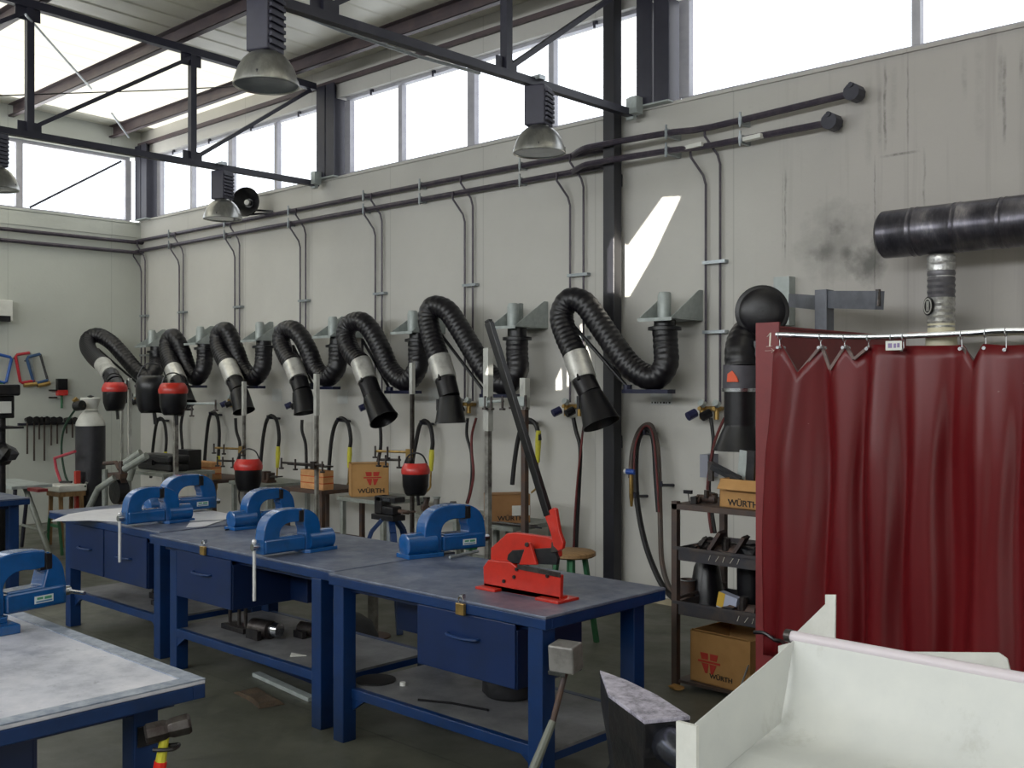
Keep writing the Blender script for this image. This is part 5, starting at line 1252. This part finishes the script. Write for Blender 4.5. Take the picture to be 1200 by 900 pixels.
t = thing('tin_can', 'rusty tin can at the left of the third tray', 'can', (P(806, 690, Y=5.12).x, 5.12, RZ[2]-.069))
c = P(806, 690, Y=5.12); Mx = Matrix.Translation((c.x, 5.12, RZ[2]-.069))
MB().lathe([(.045, 0), (.047, .003), (.045, .006), (.045, .15), (.047, .155), (.042, .155), (.042, .01), (.001, .01)], 20, Mx).build('can_body', RUST, t)
MB().tube([Mx @ Vector((.047*math.cos(R(a)), .047*math.sin(R(a)), .152)) for a in range(0, 361, 20)], .003, 6).build('can_rim', ZINC, t)
c = P(826, 670, Y=5.2); t = thing('black_canister', 'tall dark tapering canister in the third tray', 'canister', (c.x, 5.22, RZ[2]-.069))
MB().lathe([(.11, 0), (.10, .06), (.075, .22), (.06, .25), (.001, .25)], 18, Matrix.Translation((c.x, 5.22, RZ[2]-.069))).build('canister_body', BLK, t)
MB().lathe([(.062, .25), (.062, .265), (.001, .268)], 18, Matrix.Translation((c.x, 5.22, RZ[2]-.069))).build('canister_lid', RUB, t)
c = P(878, 670, Y=5.2); t = thing('black_canister', 'straight dark canister in the third tray beside the red panel', 'canister', (c.x, 5.22, RZ[2]-.069))
MB().lathe([(.08, 0), (.08, .26), (.07, .268), (.001, .268)], 18, Matrix.Translation((c.x, 5.22, RZ[2]-.069))).build('canister_body', BLK, t)
MB().lathe([(.06, .268), (.06, .28), (.001, .28)], 18, Matrix.Translation((c.x, 5.22, RZ[2]-.069))).build('canister_lid', RUB, t)
c = P(843, 705, Y=5.02); t = thing('printed_carton', 'small carton with yellow and pale blue print in the third tray', 'carton', (c.x, 5.02, RZ[2]-.069))
M_ = Matrix.Translation((c.x, 5.02, RZ[2]-.069)) @ Matrix.Rotation(R(12), 4, 'Y')
MB().box(-.03, .09, 0, .05, .0, .13, M_).build('carton_body', mat('pale_blue_card', '#a7adc2', .6), t)
MB().box(-.031, .012, -.002, .0, .05, .131, M_).build('yellow_panel', mat('yellow_card', '#c9a33a', .6), t)
MB().box(.0, .03, -.002, .0, .01, .05, M_).build('dark_panel', TEAL, t)
pile([(855, .07, 'rock'), (868, .08, 'pipe'), (876, .06, 'rock')], 5.0, RZ[2]-.069, 'scrap in the third tray of the rack', ['dark lump right of the printed carton', 'shiny pipe stub in the third tray', 'dark lump at the right end of the third tray'])
carton(-3.28, -2.88, 4.95, 5.32, .046, .33, 'large open cardboard box with red emblem at the bottom of the rack', CARD, 'W\u00dcRTH', .09, (-.07, .12, .12), R(-4), open_=True, flaps=((-.012, .012), (.05, .03)))
q = P(870, 795, Y=4.9); t = thing('steel_strip', 'pale steel strip leaning at the bottom right of the rack', 'strip', (q.x, 4.9, .0))
MB().bar(P(862, 822, Y=4.88), P(877, 780, Y=4.9), .03, .006).build('strip_blade', ZINC, t); MB().bar(P(862, 822, Y=4.88)+Vector((0, 0, -.002)), P(862, 822, Y=4.88)+Vector((.0, .04, .0)), .03, .006).build('strip_foot', ZINC, t)
q = P(793, 808, Z=0.0); one(MB().rock((q.x, q.y, .012), .03, (1.6, 1, .5), 3), 'leaf_scrap', mat('ochre_scrap', '#8f6a36', .7), 'small ochre scrap on the floor by the rack foot', 'scrap')

# ================================================================== RED WELDING BOOTH
PX = -2.335
t = thing('booth_side_panel', 'brick red sheet metal side panel of the welding booth, chalk marked 1', 'panel', (PX, 4.6, 0))
MB().box(PX-.012, PX+.012, 4.125, 5.55, .12, 1.955).build('panel_sheet', DRED, t)
MB().box(PX-.022, PX+.022, 4.08, 4.124, 0, 1.96).build('edge_post', DRED, t, bevel=.004)
MB().box(PX-.022, PX+.022, 5.53, 5.57, 0, 1.96).build('edge_post', DRED, t, bevel=.004)
MB().box(PX-.018, PX+.018, 4.125, 5.53, 1.956, 1.966).build('top_rail', DRED, t)
# chalk 1 and arrow on the broad left flange facing the hall
MB().box(PX-.022, PX+.09, 4.065, 4.079, 0, 1.975).build('front_flange', DRED, t)
c = P(902, 398, Y=4.064); g = MB(); Mx = face_mtx(c, (1, 0, 0), (0, 0, 1))
g.bar(Mx @ Vector((.004, .03, 0)), Mx @ Vector((.0, -.03, 0)), .007, .001).bar(Mx @ Vector((.004, .03, 0)), Mx @ Vector((-.012, .012, 0)), .006, .001).bar(Mx @ Vector((-.016, -.03, 0)), Mx @ Vector((.014, -.028, 0)), .006, .001)
o = g.build('chalk_digit', CHALK, t); o['kind'] = 'stuff'
c = P(902, 411, Y=4.064); g = MB(); Mx = face_mtx(c, (1, 0, 0), (0, 0, 1))
g.bar(Mx @ Vector((-.022, 0, 0)), Mx @ Vector((.022, 0, 0)), .005, .001).bar(Mx @ Vector((.022, 0, 0)), Mx @ Vector((.008, .009, 0)), .004, .001).bar(Mx @ Vector((.022, 0, 0)), Mx @ Vector((.008, -.009, 0)), .004, .001)
o = g.build('chalk_arrow', CHALK, t); o['kind'] = 'stuff'
# rod
YC = 3.98
rp = [P(910, 392, Y=YC), P(960, 394, Y=YC), P(1010, 395, Y=YC), P(1080, 393, Y=YC), P(1140, 390, Y=YC), P(1200, 387, Y=YC)]
rp.append(rp[-1]+(rp[-1]-rp[-2])*4+Vector((0, 0, -.05))); rp.append(Vector((.55, YC, 1.95)))
one(MB().tube(cat(rp, 5), .011, 10), 'curtain_rod', CHROME, 'bright steel rod carrying the red welding curtain', 'curtain rod')
MBp = MB().box(.53, .57, 3.96, 4.0, 0, 2.0); 
t = thing('booth_corner_post', 'red post at the far right end of the booth outside the frame', 'post', (.55, 3.98, 0)); MBp.build('post', DRED, t); MB().box(.50, .60, 3.93, 4.03, 0, .01).build('foot_plate', DRED, t)
# curtain
t = thing('welding_curtain', 'dark red translucent vinyl welding curtain hung in folds from the rod', 'curtain', (-1.3, YC, 1.9))
Yk = YC+.012
hooks = [915, 963, 991, 1019, 1046, 1060, 1128, 1156, 1180, 1215, 1250, 1290, 1330, 1380, 1440, 1500, 1570]
dips = [(915, 403), (935, 437), (963, 403), (973, 431), (991, 403), (1001, 419), (1019, 404), (1046, 404), (1060, 405), (1095, 405), (1128, 404), (1142, 424), (1156, 403), (1180, 405), (1200, 404), (1215, 402), (1235, 430), (1250, 402), (1290, 400), (1310, 425), (1330, 398), (1380, 396), (1440, 392), (1500, 390), (1570, 386)]
XT = [(P(a, 400, Y=Yk).x, P(a, b_, Y=Yk).z) for a, b_ in dips]
X0, X1 = XT[0][0]-.035, XT[-1][0]
def topz(x):
    if x <= XT[0][0]: return XT[0][1]-(XT[0][0]-x)*.9
    for (a, za), (b2, zb) in zip(XT, XT[1:]):
        if x <= b2: return za+(zb-za)*(x-a)/(b2-a)
    return XT[-1][1]
NU, NV = 360, 26; vs = []; fs = []
rnd = random.Random(3); ph = [rnd.uniform(0, 6.28) for _ in range(6)]
def foldy(x, v):
    s = (x-X0)
    a = .030*math.sin(s*2*math.pi/.19+ph[0]+.9*math.sin(s*7+ph[1]))+.006*math.sin(s*2*math.pi/.083+ph[2]+v*2.2)+.02*math.sin(s*2*math.pi/.43+ph[3])
    return a*(.35+.65*min(1, v*3))+.008*math.sin(v*5+s*4)
for i in range(NU+1):
    x = X0+(X1-X0)*i/NU; zt = topz(x); lean = max(0, 1-i/40.)*.055; zb = .555+.008*math.sin(x*9)
    for j in range(NV+1):
        v_ = j/NV; z = zt+(zb-zt)*v_
        vs.append((x+.006*math.sin(v_*9+x*20)-lean*min(1, v_*3), Yk+foldy(x, v_), z))
for i in range(NU):
    for j in range(NV): fs.append((i*(NV+1)+j, (i+1)*(NV+1)+j, (i+1)*(NV+1)+j+1, i*(NV+1)+j+1))
cu = MB().add(vs, fs, True).build('vinyl_sheet', VINYL, t, sharp=80)
so_ = cu.modifiers.new('thick', 'SOLIDIFY'); so_.thickness = .0015
# folded-over top corners between hooks
HEM = mat('curtain_hem_back', '#6b5650', .5, 0, '#5c4a46', 8, .4)
for a, m_, b_ in (((915, 403), (935, 437), (963, 403)), ((963, 403), (973, 431), (991, 403)), ((991, 403), (1001, 419), (1019, 404)), ((1128, 404), (1142, 424), (1156, 403))):
    q = [P(*p, Y=Yk+.006) for p in (a, m_, b_)]; g = MB()
    for u_, w_ in ((q[0], q[1]), (q[1], q[2])): g.bar(u_+Vector((0, .0, -.006)), w_+Vector((0, 0, -.006)), .012, .012)
    g.build('folded_hem', HEM, t)
for a in hooks:
    c = P(a, 400, Y=Yk).x; zt = topz(c); h = MB()
    rz_ = min(cat(rp, 5), key=lambda p: abs(p.x-c)).z
    h.tube([(c+.0, YC+.014*math.cos(R(k_)), rz_-.006+.016*math.sin(R(k_))) for k_ in range(0, 361, 30)], .002, 6)
    h.cyl((c, YC, rz_-.02), (c, YC+.004, zt-.012), .002, 6)
    h.build('curtain_ring', CHROME, t)
    MB().cyl((c, Yk-.03, zt-.016), (c, Yk+.03, zt-.016), .007, 10).build('eyelet', CHROME, t)
c = P(1048, 405, Y=Yk-.045); st = MB(); Mx = face_mtx((c.x, Yk-.05, c.z), (1, 0, 0), (0, 0, 1))
MB().box(-.032, .032, -.018, .018, -.001, .0015, Mx).build('sticker', WHITE, t)
st.box(-.022, -.006, -.009, .009, .0015, .0025, Mx).box(.0, .010, -.009, .008, .0015, .0025, Mx).box(.014, .024, -.008, .009, .0015, .0025, Mx); o = st.build('sticker_print', mat('print_purple', '#8a7aa2', .6), t); o['kind'] = 'stuff'
# cable at the curtain foot
one(MB().tube(cat([P(884, 741, Y=3.95), P(896, 742, Y=3.94), P(908, 750, Y=3.94), P(917, 752, Y=3.9), P(925, 765, Y=3.8)], 5), .008, 8), 'black_cable', BLK, 'black cable crossing the foot of the red curtain', 'cable')

# ================================================================== WHITE SCRAP BIN, lower right
BX0 = -1.41; BY1 = 2.64; zr = 1.0
t = thing('white_sheet_bin', 'large open white sheet metal bin in the lower right corner', 'bin', (-.8, 2.3, 0))
# rear wall (slightly sloping inwards), left wall, floor
def slab(pts, th, name, m=BINM, bevel=.002):
    p = [Vector(a) for a in pts]; n_ = (p[1]-p[0]).cross(p[2]-p[0]).normalized()*th; n = len(p)
    return MB().add(p+[a+n_ for a in p], [tuple(range(n))[::-1], tuple(range(n, 2*n))]+[(i, (i+1) % n, n+(i+1) % n, n+i) for i in range(n)]).build(name, m, t, bevel=bevel)
lf = P(815, 848, X=BX0)
ci = P(915, 847, Y=BY1-.10); xi = ci.x
cf = P(867, 887, X=xi)
fz = ci.z+(cf.z-ci.z)/(cf.y-ci.y)*(lf.y-ci.y)
slab([(BX0, BY1, zr-.005), (BX0, lf.y, lf.z), (xi, lf.y, fz), (xi, cf.y, cf.z), (xi, ci.y, ci.z)], -.004, 'left_wall')
sl_ = (cf.z-ci.z)/(cf.y-ci.y)
prof = [(BY1, zr), (BY1-.035, zr-(zr-ci.z)*.5), (ci.y+.03, ci.z+.035), (ci.y-.03, ci.z-.018), (ci.y-.16, ci.z-.16*sl_-.0), (cf.y, cf.z), (lf.y, fz), (1.3, fz-(lf.y-1.3)*sl_*1.0)]
pc = cat([(0, y, z) for y, z in prof], 5); n = len(pc); vs = []
xl = lambda z: min(xi, BX0+(xi-BX0)*(zr-z)/(zr-ci.z))-.03*min(1, (zr-z)*8)
for s_ in (0, 1): vs += [(xl(p.z) if s_ == 0 else .35, p.y, p.z) for p in pc]
for s_ in (0, 1): vs += [(xl(p.z) if s_ == 0 else .35, p.y+.004, p.z-.005) for p in pc]
fs = []
for i in range(n-1): fs += [(i, i+1, n+i+1, n+i), (2*n+i, 3*n+i, 3*n+i+1, 2*n+i+1)]
MB().add(vs, fs, True).build('curved_back', BINM, t, sharp=80)
MB().box(BX0-.048, BX0+.010, lf.y-.012, lf.y+.0, .0, lf.z-.002).build('front_flange', WHITE, t)
MB().box(BX0-.004, BX0+.03, lf.y+.0, BY1-.02, .0, .60).build('side_skirt', WHITE, t)
rim = [Vector((BX0-.02, BY1+.012, zr+.002)), Vector((-.9, BY1+.012, zr)), Vector((.35, BY1+.012, zr))]
MB().tube(rim, .016, 14).build('rolled_rim', mat('rim_pinkish_white', '#d2c9cf', .4), t)
MB().tube([rim[0]+Vector((-.012, 0, 0)), rim[0]+Vector((.006, 0, 0))], .018, 12).build('rim_cap', IRON, t)
YB2 = 2.76
def backpoly(pxs, name, Y=YB2):
    q = [P(a, b_, Y=Y) for a, b_ in pxs]; n = len(q)
    return MB().add([Vector((p.x, Y, p.z)) for p in q]+[Vector((p.x, Y+.006, p.z)) for p in q], [tuple(range(n)), tuple(range(n, 2*n))[::-1]]+[(i, n+i, n+(i+1) % n, (i+1) % n) for i in range(n)]).build(name, WHITE, t)
backpoly([(967, 708), (967, 697), (979, 697), (978, 790), (930, 790), (926, 748)], 'gusset_plate')
backpoly([(1062, 764), (1170, 765), (1180, 772), (1190, 810), (1060, 800)], 'rear_flap', 2.72)
MB().box(P(926, 790, Y=YB2).x, .35, BY1+.0, YB2+.01, .70, .72).build('rear_ledge', WHITE, t)
backpoly([(912, 757), (930, 752), (935, 775), (912, 775)], 'corner_plate', BY1+.02)
MB().box(.30, .345, 1.35, 1.39, 0, .5).build('leg', WHITE, t); MB().box(.30, .345, 2.55, 2.59, 0, .7).build('leg', WHITE, t)

# ================================================================== ANVIL
t = thing('anvil', 'heavy dark anvil with a scuffed violet grey face, beside the white bin', 'anvil', (-1.95, 2.62, 0))
Z = .75
top = [P(a, b_, Z=Z) for a, b_ in ((703, 785), (713, 813), (755, 844), (809, 839), (770, 814), (735, 797))]
n = len(top); cc = sum(top, Vector())/n
MB().add([p for p in top]+[p+Vector((0, 0, -.012)) for p in top], [tuple(range(n)), tuple(range(n, 2*n))[::-1]]+[(i, n+i, n+(i+1) % n, (i+1) % n) for i in range(n)]).build('anvil_face', ANVF, t, bevel=.002)
lv = [(0, 1.), (-.10, .97), (-.20, .8), (-.27, .72), (-.34, .95), (-.36, 1.0)]
vs = []; fs = []
for dz, s_ in lv:
    for p in top: q = cc+(p-cc)*s_; vs.append((q.x, q.y, Z-.012+dz))
for k_ in range(len(lv)-1):
    for i in range(n): fs.append((k_*n+i, k_*n+(i+1) % n, (k_+1)*n+(i+1) % n, (k_+1)*n+i))
fs += [tuple(range(n)), tuple((len(lv)-1)*n+i for i in range(n))]
MB().add(vs, fs).build('anvil_body', CAST, t, bevel=.004)
a, b_ = top[3].lerp(top[2], .55), P(803, 852, Z=Z-.03)
ed = top[3]-top[2]; nr = Vector((ed.y, -ed.x, 0)).normalized(); nr = nr if nr.dot(Vector((0, 0, 0))-top[2]) > 0 else -nr
a = top[2].lerp(top[3], .55)+Vector((0, 0, -.075))-nr*.03; b_ = a+nr*.26+Vector((0, 0, -.005))
MB().tube([a, a+(b_-a)*.15, a+(b_-a)*.45, a+(b_-a)*.8, b_], [.052, .055, .048, .030, .008], 24).build('horn', mat('polished_iron', '#6f7280', .22, .9, '#4c4d55', 14, .4), t, sharp=70)
t = thing('anvil_stand', 'blue steel stand with splayed legs under the anvil', 'stand', (cc.x, cc.y, 0))
zt = Z-.012-.36
MB().box(cc.x-.17, cc.x+.17, cc.y-.14, cc.y+.14, zt-.02, zt).build('stand_plate', BLUE, t, bevel=.003)
for sx_, sy_ in ((-1, -1), (1, -1), (-1, 1), (1, 1)):
    MB().bar((cc.x+sx_*.14, cc.y+sy_*.11, zt-.02), (cc.x+sx_*.20, cc.y+sy_*.17, .0), .05, .05).build('leg', BLUE, t)

# ================================================================== FAR LEFT CORNER
# compressed gas cylinder
t = thing('gas_cylinder', 'tall black gas cylinder with white shoulder and cap near the corner', 'gas cylinder', (-11.25, 5.15, 0))
q = P(106, 500, Y=5.15); gx = q.x; Mx = Matrix.Translation((gx, 5.15, 0)); 
za, zb_ = P(106, 499, Y=5.15).z, P(106, 466, Y=5.15).z; r_ = .155
t.location = (gx, 5.15, 0); WM[t.name] = Mx.copy()
MB().lathe([(.001, 0), (r_*.9, 0), (r_, .02), (r_, za), (.001, za)], 28, Mx).build('cylinder_body', mat('cylinder_black', '#2b2b30', .35, .1, '#38383d', 6, .4), t)
h = zb_-za
MB().lathe([(r_*1.0, za+.002), (r_*.96, za+h*.12), (r_*.74, za+h*.36), (r_*.5, za+h*.5), (.001, za+h*.52)], 28, Mx).build('white_shoulder', WHITE, t)
MB().lathe([(r_*.45, za+h*.5), (r_*.55, za+h*.55), (r_*.45, za+h*.62), (r_*.55, za+h*.72), (r_*.68, za+h*.98), (r_*.6, za+h), (.001, za+h)], 28, Mx).build('valve_guard', WHITE, t)
MB().lathe([(r_*.1, za+h), (r_*.25, za+h+.015), (.001, za+h+.03)], 12, Mx).build('valve_tip', BLK, t)
vx = P(90, 476, Y=4.95)
t = thing('gas_regulator', 'black gas regulator with brass fittings left of the white cylinder cap', 'regulator', vx)
MB().cyl(vx+Vector((-.02, 0, 0)), vx+Vector((.07, .03, .01)), .055, 14).build('regulator_body', BLK, t)
MB().cyl(vx+Vector((.06, .03, 0)), (gx-.03, 5.08, zb_-.10), .018, 8).build('brass_stem', BRASS, t)
MB().cyl(vx+Vector((-.02, .02, .04)), vx+Vector((-.02, -.02, .08)), .03, 12).build('gauge', BRASS, t)
hose([vx+Vector((-.03, 0, -.03)), P(76, 500, Y=4.95), P(72, 525, Y=4.95), P(76, 555, Y=4.95), P(83, 568, Y=4.95), P(90, 565, Y=4.98), P(100, 570, Y=4.98)], .012, mat('green_hose', '#21402f', .5), 'dark green hose hanging from the regulator beside the gas cylinder', None)
# hacksaws on the end wall
XW = WX
def hacksaw(pa, pb, depth, m, lab, blade=ZINC, grip=BRASS):
    """pa = grip end, pb = far end of the back of the frame"""
    a, b_ = P(*pa, X=XW+.05), P(*pb, X=XW+.05)
    t = thing('hacksaw', lab, 'hacksaw', a, group='hacksaws on the end wall')
    d = (b_-a).normalized(); nrm = Vector((0, d.z, -d.y)); nrm = nrm if nrm.y*depth > 0 else -nrm; w_ = abs(depth)
    MB().tube([a+nrm*w_, a+nrm*.02, a+d*.02, b_-d*.02, b_+nrm*.02, b_+nrm*w_], .018, 8).build('frame', m, t)
    MB().bar(a+nrm*w_, b_+nrm*w_, .03, .006, (1, 0, 0)).build('blade', blade, t)
    MB().tube([a+nrm*w_*.2-d*.03, a+nrm*w_*1.1-d*.04], .028, 8).build('grip', grip, t)
    MB().cyl((XW, b_.y, b_.z-.04), (XW+.06, b_.y, b_.z-.04), .008, 8).build('nail', IRON, t)
BL2 = mat('saw_blue', '#1d4f9a', .4); 
hacksaw((7, 449), (14, 419), -.16, BL2, 'blue hacksaw leftmost on the end wall', ZINC, GREEN)
hacksaw((24, 449), (18, 416), .17, mat('saw_red', '#a8232f', .4), 'red hacksaw between two blue ones on the end wall')
hacksaw((40, 450), (31, 419), .17, mat('saw_dark_blue', '#2c4a70', .4), 'blue hacksaw with pale blade, rightmost on the end wall', CHROME, BRASS)
# hammer rail
a, b_ = P(22, 496, X=XW+.04), P(98, 489, X=XW+.04)
one(MB().box(XW, XW+.035, a.y, b_.y, a.z-.03, a.z+.0), 'tool_rail', STEEL, 'dark tool rail on the end wall carrying the row of hammers', 'rail')
for i, (px, hh, sz) in enumerate(((32, 532, 1.3), (40, 540, 1.35), (46, 515, 1.2), (52, 540, 1.35), (60, 522, 1.25), (67, 520, 1.25), (78, 508, 1.1), (85, 513, 1.1))):
    c = P(px, 492, X=XW+.075); e = P(px, hh, X=XW+.075)
    labs = ['leftmost', 'second', 'third', 'fourth', 'fifth', 'sixth', 'seventh', 'rightmost']
    t = thing('hammer', 'dark hammer hanging handle down from the end wall rail, %s in the row' % labs[i], 'hammer', (c.x, c.y, c.z), group='hammers on the end wall rail')
    MB().tube([(c.x+.075, c.y, c.z), (c.x+.03, c.y, c.z), (c.x-.02, c.y, c.z), (c.x-.06, c.y, c.z+.01)], [.036*sz, .033, .03, .012], 8, True, False).build('hammer_head', CAST, t)
    MB().cyl((c.x, c.y, c.z+.03), (e.x, e.y, e.z), .012, 8).build('handle', mat('dark_wood', '#3a2f28', .6), t)
# clamp and small things between
c = P(73, 455, X=XW+.05)
t = thing('wall_clamp', 'small black and red clamp hanging on the end wall by the cylinder', 'clamp', c)
MB().box(XW, XW+.07, c.y-.06, c.y+.06, c.z-.02, c.z+.12).build('clamp_block', BLK, t); MB().box(XW, XW+.075, c.y-.06, c.y+.06, c.z-.09, c.z-.022).build('red_body', HRED, t)
MB().box(XW+.02, XW+.05, c.y-.16, c.y-.06, c.z-.035, c.z-.015).build('clamp_jaw', IRON, t)
MB().box(XW+.02, XW+.05, c.y-.16, c.y-.06, c.z-.125, c.z-.105).build('clamp_jaw', IRON, t); MB().cyl((XW+.035, c.y, c.z-.25), (XW+.035, c.y, c.z-.09), .014, 8).build('clamp_spindle', GREEN, t)
# electrical box at left edge
c = P(2, 361, X=XW)
t = thing('wall_unit', 'small pale box on the end wall at the left edge', 'box', c)
MB().box(XW, XW+.14, c.y-.45, P(10, 361, X=XW).y, c.z-.16, c.z+.09).build('unit_case', WHITE, t, bevel=.01)
MB().box(XW+.14, XW+.145, c.y-.4, P(9, 361, X=XW).y-.02, c.z-.17, c.z-.10).build('dark_slot', BLK, t)
# bench drill at the left edge
q = P(6, 520, Y=3.9)
dx, dy = q.x-.05, 3.9
t = thing('pillar_drill', 'dark pillar drill with pale control box at the left edge', 'drill press', (dx, dy, 0))
MB().box(dx-.22, dx+.18, dy-.2, dy+.2, 0, .05).build('base', CAST, t)
MB().cyl((dx-.06, dy, .05), (dx-.06, dy, P(0, 462, Y=3.9).z-.02), .045, 16).build('column', CAST, t)
zt = P(0, 460, Y=3.9).z
MB().box(dx-.3, dx+.12, dy-.12, dy+.12, zt-.03, zt+.08).build('belt_cover', CAST, t, bevel=.02)
z3 = P(8, 478, Y=3.9).z; MB().box(dx-.14, dx+.02, dy-.1, dy+.1, z3-.10, zt-.03).build('head_casting', CAST, t, bevel=.01)
MB().box(dx+.02, dx+.07, dy-.06, dy+.05, z3-.05, z3+.06).build('control_box', WHITE, t)
MB().box(dx-.2, dx+.16, dy-.13, dy+.13, P(8, 500, Y=3.9).z-.02, P(8, 500, Y=3.9).z).build('work_table', CAST, t)
MB().rock((dx+.05, dy-.02, P(8, 532, Y=3.9).z), .13, (1, .9, .8), 5).build('motor_guard', BLK, t)
MB().cyl((dx+.07, dy-.08, z3-.06), (dx+.14, dy-.2, z3-.14), .01, 8).build('feed_lever', CHROME, t)
# tube-legged work table
c = P(40, 507, Z=.0)
def rodframe(name, lab, cat_, parts_, loc):
    t = thing(name, lab, cat_, loc)
    for nm, m_, pts, r_ in parts_: MB().tube([P(*p[:2], Y=p[2]) for p in pts], r_, 8).build(nm, m_, t)
    return t
Yt = 4.32
pa = P(10, 562, Y=Yt); pb = P(38, 562, Y=Yt)
t = thing('steel_trestle', 'steel trestle table with slanting tube legs at the far left', 'table', (pb.x, Yt, 0))
zt = 1.02
A, B = P(8, 564, Y=Yt), P(38, 564, Y=Yt)
MB().box(A.x-.3, B.x+.0, Yt-.2, Yt+.2, A.z-.03, A.z).build('table_top', ZINCL, t)
MB().box(B.x, B.x+.25, Yt-.05, Yt+.05, A.z-.05, A.z-.02).build('side_arm', DRED, t)
D = P(58, 625, Y=Yt)
MB().cyl((B.x-.18, Yt, A.z-.03), (B.x+.32, Yt+.05, 0.01), .028, 10).build('leg', WT, t)
MB().cyl((B.x-.12, Yt-.12, A.z-.03), (B.x-.12, Yt-.14, 0), .02, 10).build('leg', STEEL, t)
MB().cyl((B.x-.4, Yt+.12, A.z-.03), (B.x-.62, Yt+.14, 0.01), .02, 10).build('leg', STEEL, t)
MB().cyl((B.x-.5, Yt+.1, .25), (B.x+.2, Yt+.05, .25), .015, 8).build('stretcher', WT, t)
MB().tube(cat([(B.x, Yt+.15, .02), (B.x+.05, Yt+.15, .38), (B.x+.2, Yt+.15, .42), (B.x+.28, Yt+.15, .3), (B.x+.34, Yt+.15, .02)], 4), .016, 8).build('bent_tube', GREEN, t)
# square stool with saw
c = P(78, 575, Y=4.85); zs = c.z
t = thing('square_stool', 'square wooden stool with pale top left of the gas cylinder', 'stool', (c.x, 4.85, 0))
MB().box(c.x-.18, c.x+.16, 4.70, 5.0, zs-.0, zs+.07).build('pale_seat_pad', WHITE, t, bevel=.01); MB().box(c.x-.17, c.x+.15, 4.71, 4.99, zs-.05, zs).build('seat_frame', WOOD, t)
for sx_ in (-.13, .11):
    for y in (4.74, 4.96): MB().bar((c.x+sx_, y, zs-.05), (c.x+sx_*1.25, y, 0), .035, .035).build('leg', WOOD, t)
MB().box(c.x-.14, c.x+.12, 4.73, 4.75, .2, .23).build('stretcher', GREEN, t)
a = P(67, 548, Y=4.85); t = thing('red_bow_saw', 'red framed saw standing on the square stool', 'saw', (a.x, 4.85, zs+.07))
zz = zs+.07
MB().tube([P(88, 529, Y=4.85), P(64, 537, Y=4.85), P(66, 550, Y=4.85), Vector((P(71, 566, Y=4.85).x, 4.85, zz+.015))], .016, 8).build('saw_frame', mat('saw_pink_red', '#a83a48', .45), t)
MB().tube([Vector((P(71, 566, Y=4.85).x, 4.85, zz+.012)), Vector((P(84, 560, Y=4.85).x, 4.85, zz+.03))], .012, 8).build('saw_blade', BLK, t)
# red cylinder trolley
c = P(90, 560, Y=4.95)
t = thing('cylinder_trolley', 'red cylinder trolley post with pale loop rail around the gas cylinder', 'trolley', (c.x, 4.95, 0))
MB().box(c.x-.025, c.x+.025, 4.93, 4.98, 0, P(90, 552, Y=4.95).z).build('red_post', mat('trolley_red', '#b03a30', .5), t)
zl = P(95, 571, Y=4.95).z
MB().tube(cat([(c.x, 4.95, zl+.03), (c.x+.06, 4.94, zl), (gx, 4.96, zl-.03), (gx+.17, 4.98, zl-.02), (gx+.24, 5.0, zl+.05)], 5), .014, 8).build('loop_rail', WT, t)
# tube bender: grey tubes and dark machine right of the cylinder
t = thing('pipe_bender', 'rusty red pipe bender with long grey tube handles right of the gas cylinder', 'pipe bender', (P(140, 600, Y=4.8).x, 4.8, 0))
Yb = 4.8
def tb(pts, r_, m_, nm): MB().tube([P(a, b2, Y=Yb+dy) for a, b2, dy in pts], r_, 10).build(nm, m_, t)
tb([(143, 545, 0), (165, 530, .1)], .035, WT, 'tube_handle')
tb([(146, 550, -.05), (172, 534, .05)], .035, WT, 'tube_handle')
tb([(103, 598, -.2), (115, 573, -.2), (134, 560, -.1)], .032, WT, 'bent_tube')
tb([(123, 550, 0), (123, 600, 0)], .03, WT, 'stand_tube')
tb([(156, 548, 0), (152, 562, 0)], .03, WT, 'short_tube')
c = P(141, 558, Y=Yb); MB().box(c.x-.14, c.x+.12, Yb-.06, Yb+.06, c.z-.02, c.z+.03).build('bender_plate', RUST, t)
MB().cyl((c.x, Yb-.06, c.z-.15), (c.x, Yb+.04, c.z-.15), .12, 20).build('bending_shoe', CAST, t)
tb([(122, 543, 0), (136, 542, 0), (140, 550, 0)], .02, RUST, 'upper_link')
MB().box(c.x+.02, c.x+.08, Yb-.03, Yb+.03, 0, c.z+.15).build('rusty_column', RUST, t)
MB().box(c.x-.1, c.x+.2, Yb-.15, Yb+.15, 0, .02).build('foot_plate', RUST, t)
# black tool case on the grey table
a = P(167, 560, Y=5.4).x; b_ = P(205, 560, Y=5.4).x
t = thing('black_tool_case', 'black moulded tool case on the grey table in the far corner', 'tool case', ((a+b_)/2, 5.45, .82))
MB().box(a, b_, 5.34, 5.56, .821, .90).build('case_base', RUB, t, bevel=.02); MB().box(a, b_+.02, 5.32, 5.57, .905, .985).build('case_lid', BLK, t, bevel=.025)
MB().box((a+b_)/2-.05, (a+b_)/2+.05, 5.30, 5.33, .88, .93).build('case_latch', BLK, t)
a = P(208, 560, Y=5.6).x; b_ = P(221, 560, Y=5.6).x
t = thing('black_box', 'upright black box behind the tool case', 'box', ((a+b_)/2, 5.65, .82)); MB().box(a, b_, 5.6, 5.75, .821, 1.03).build('box_body', BLK, t, bevel=.006); MB().box(a+.01, b_-.01, 5.593, 5.6, .86, .98).build('box_front', RUB, t)
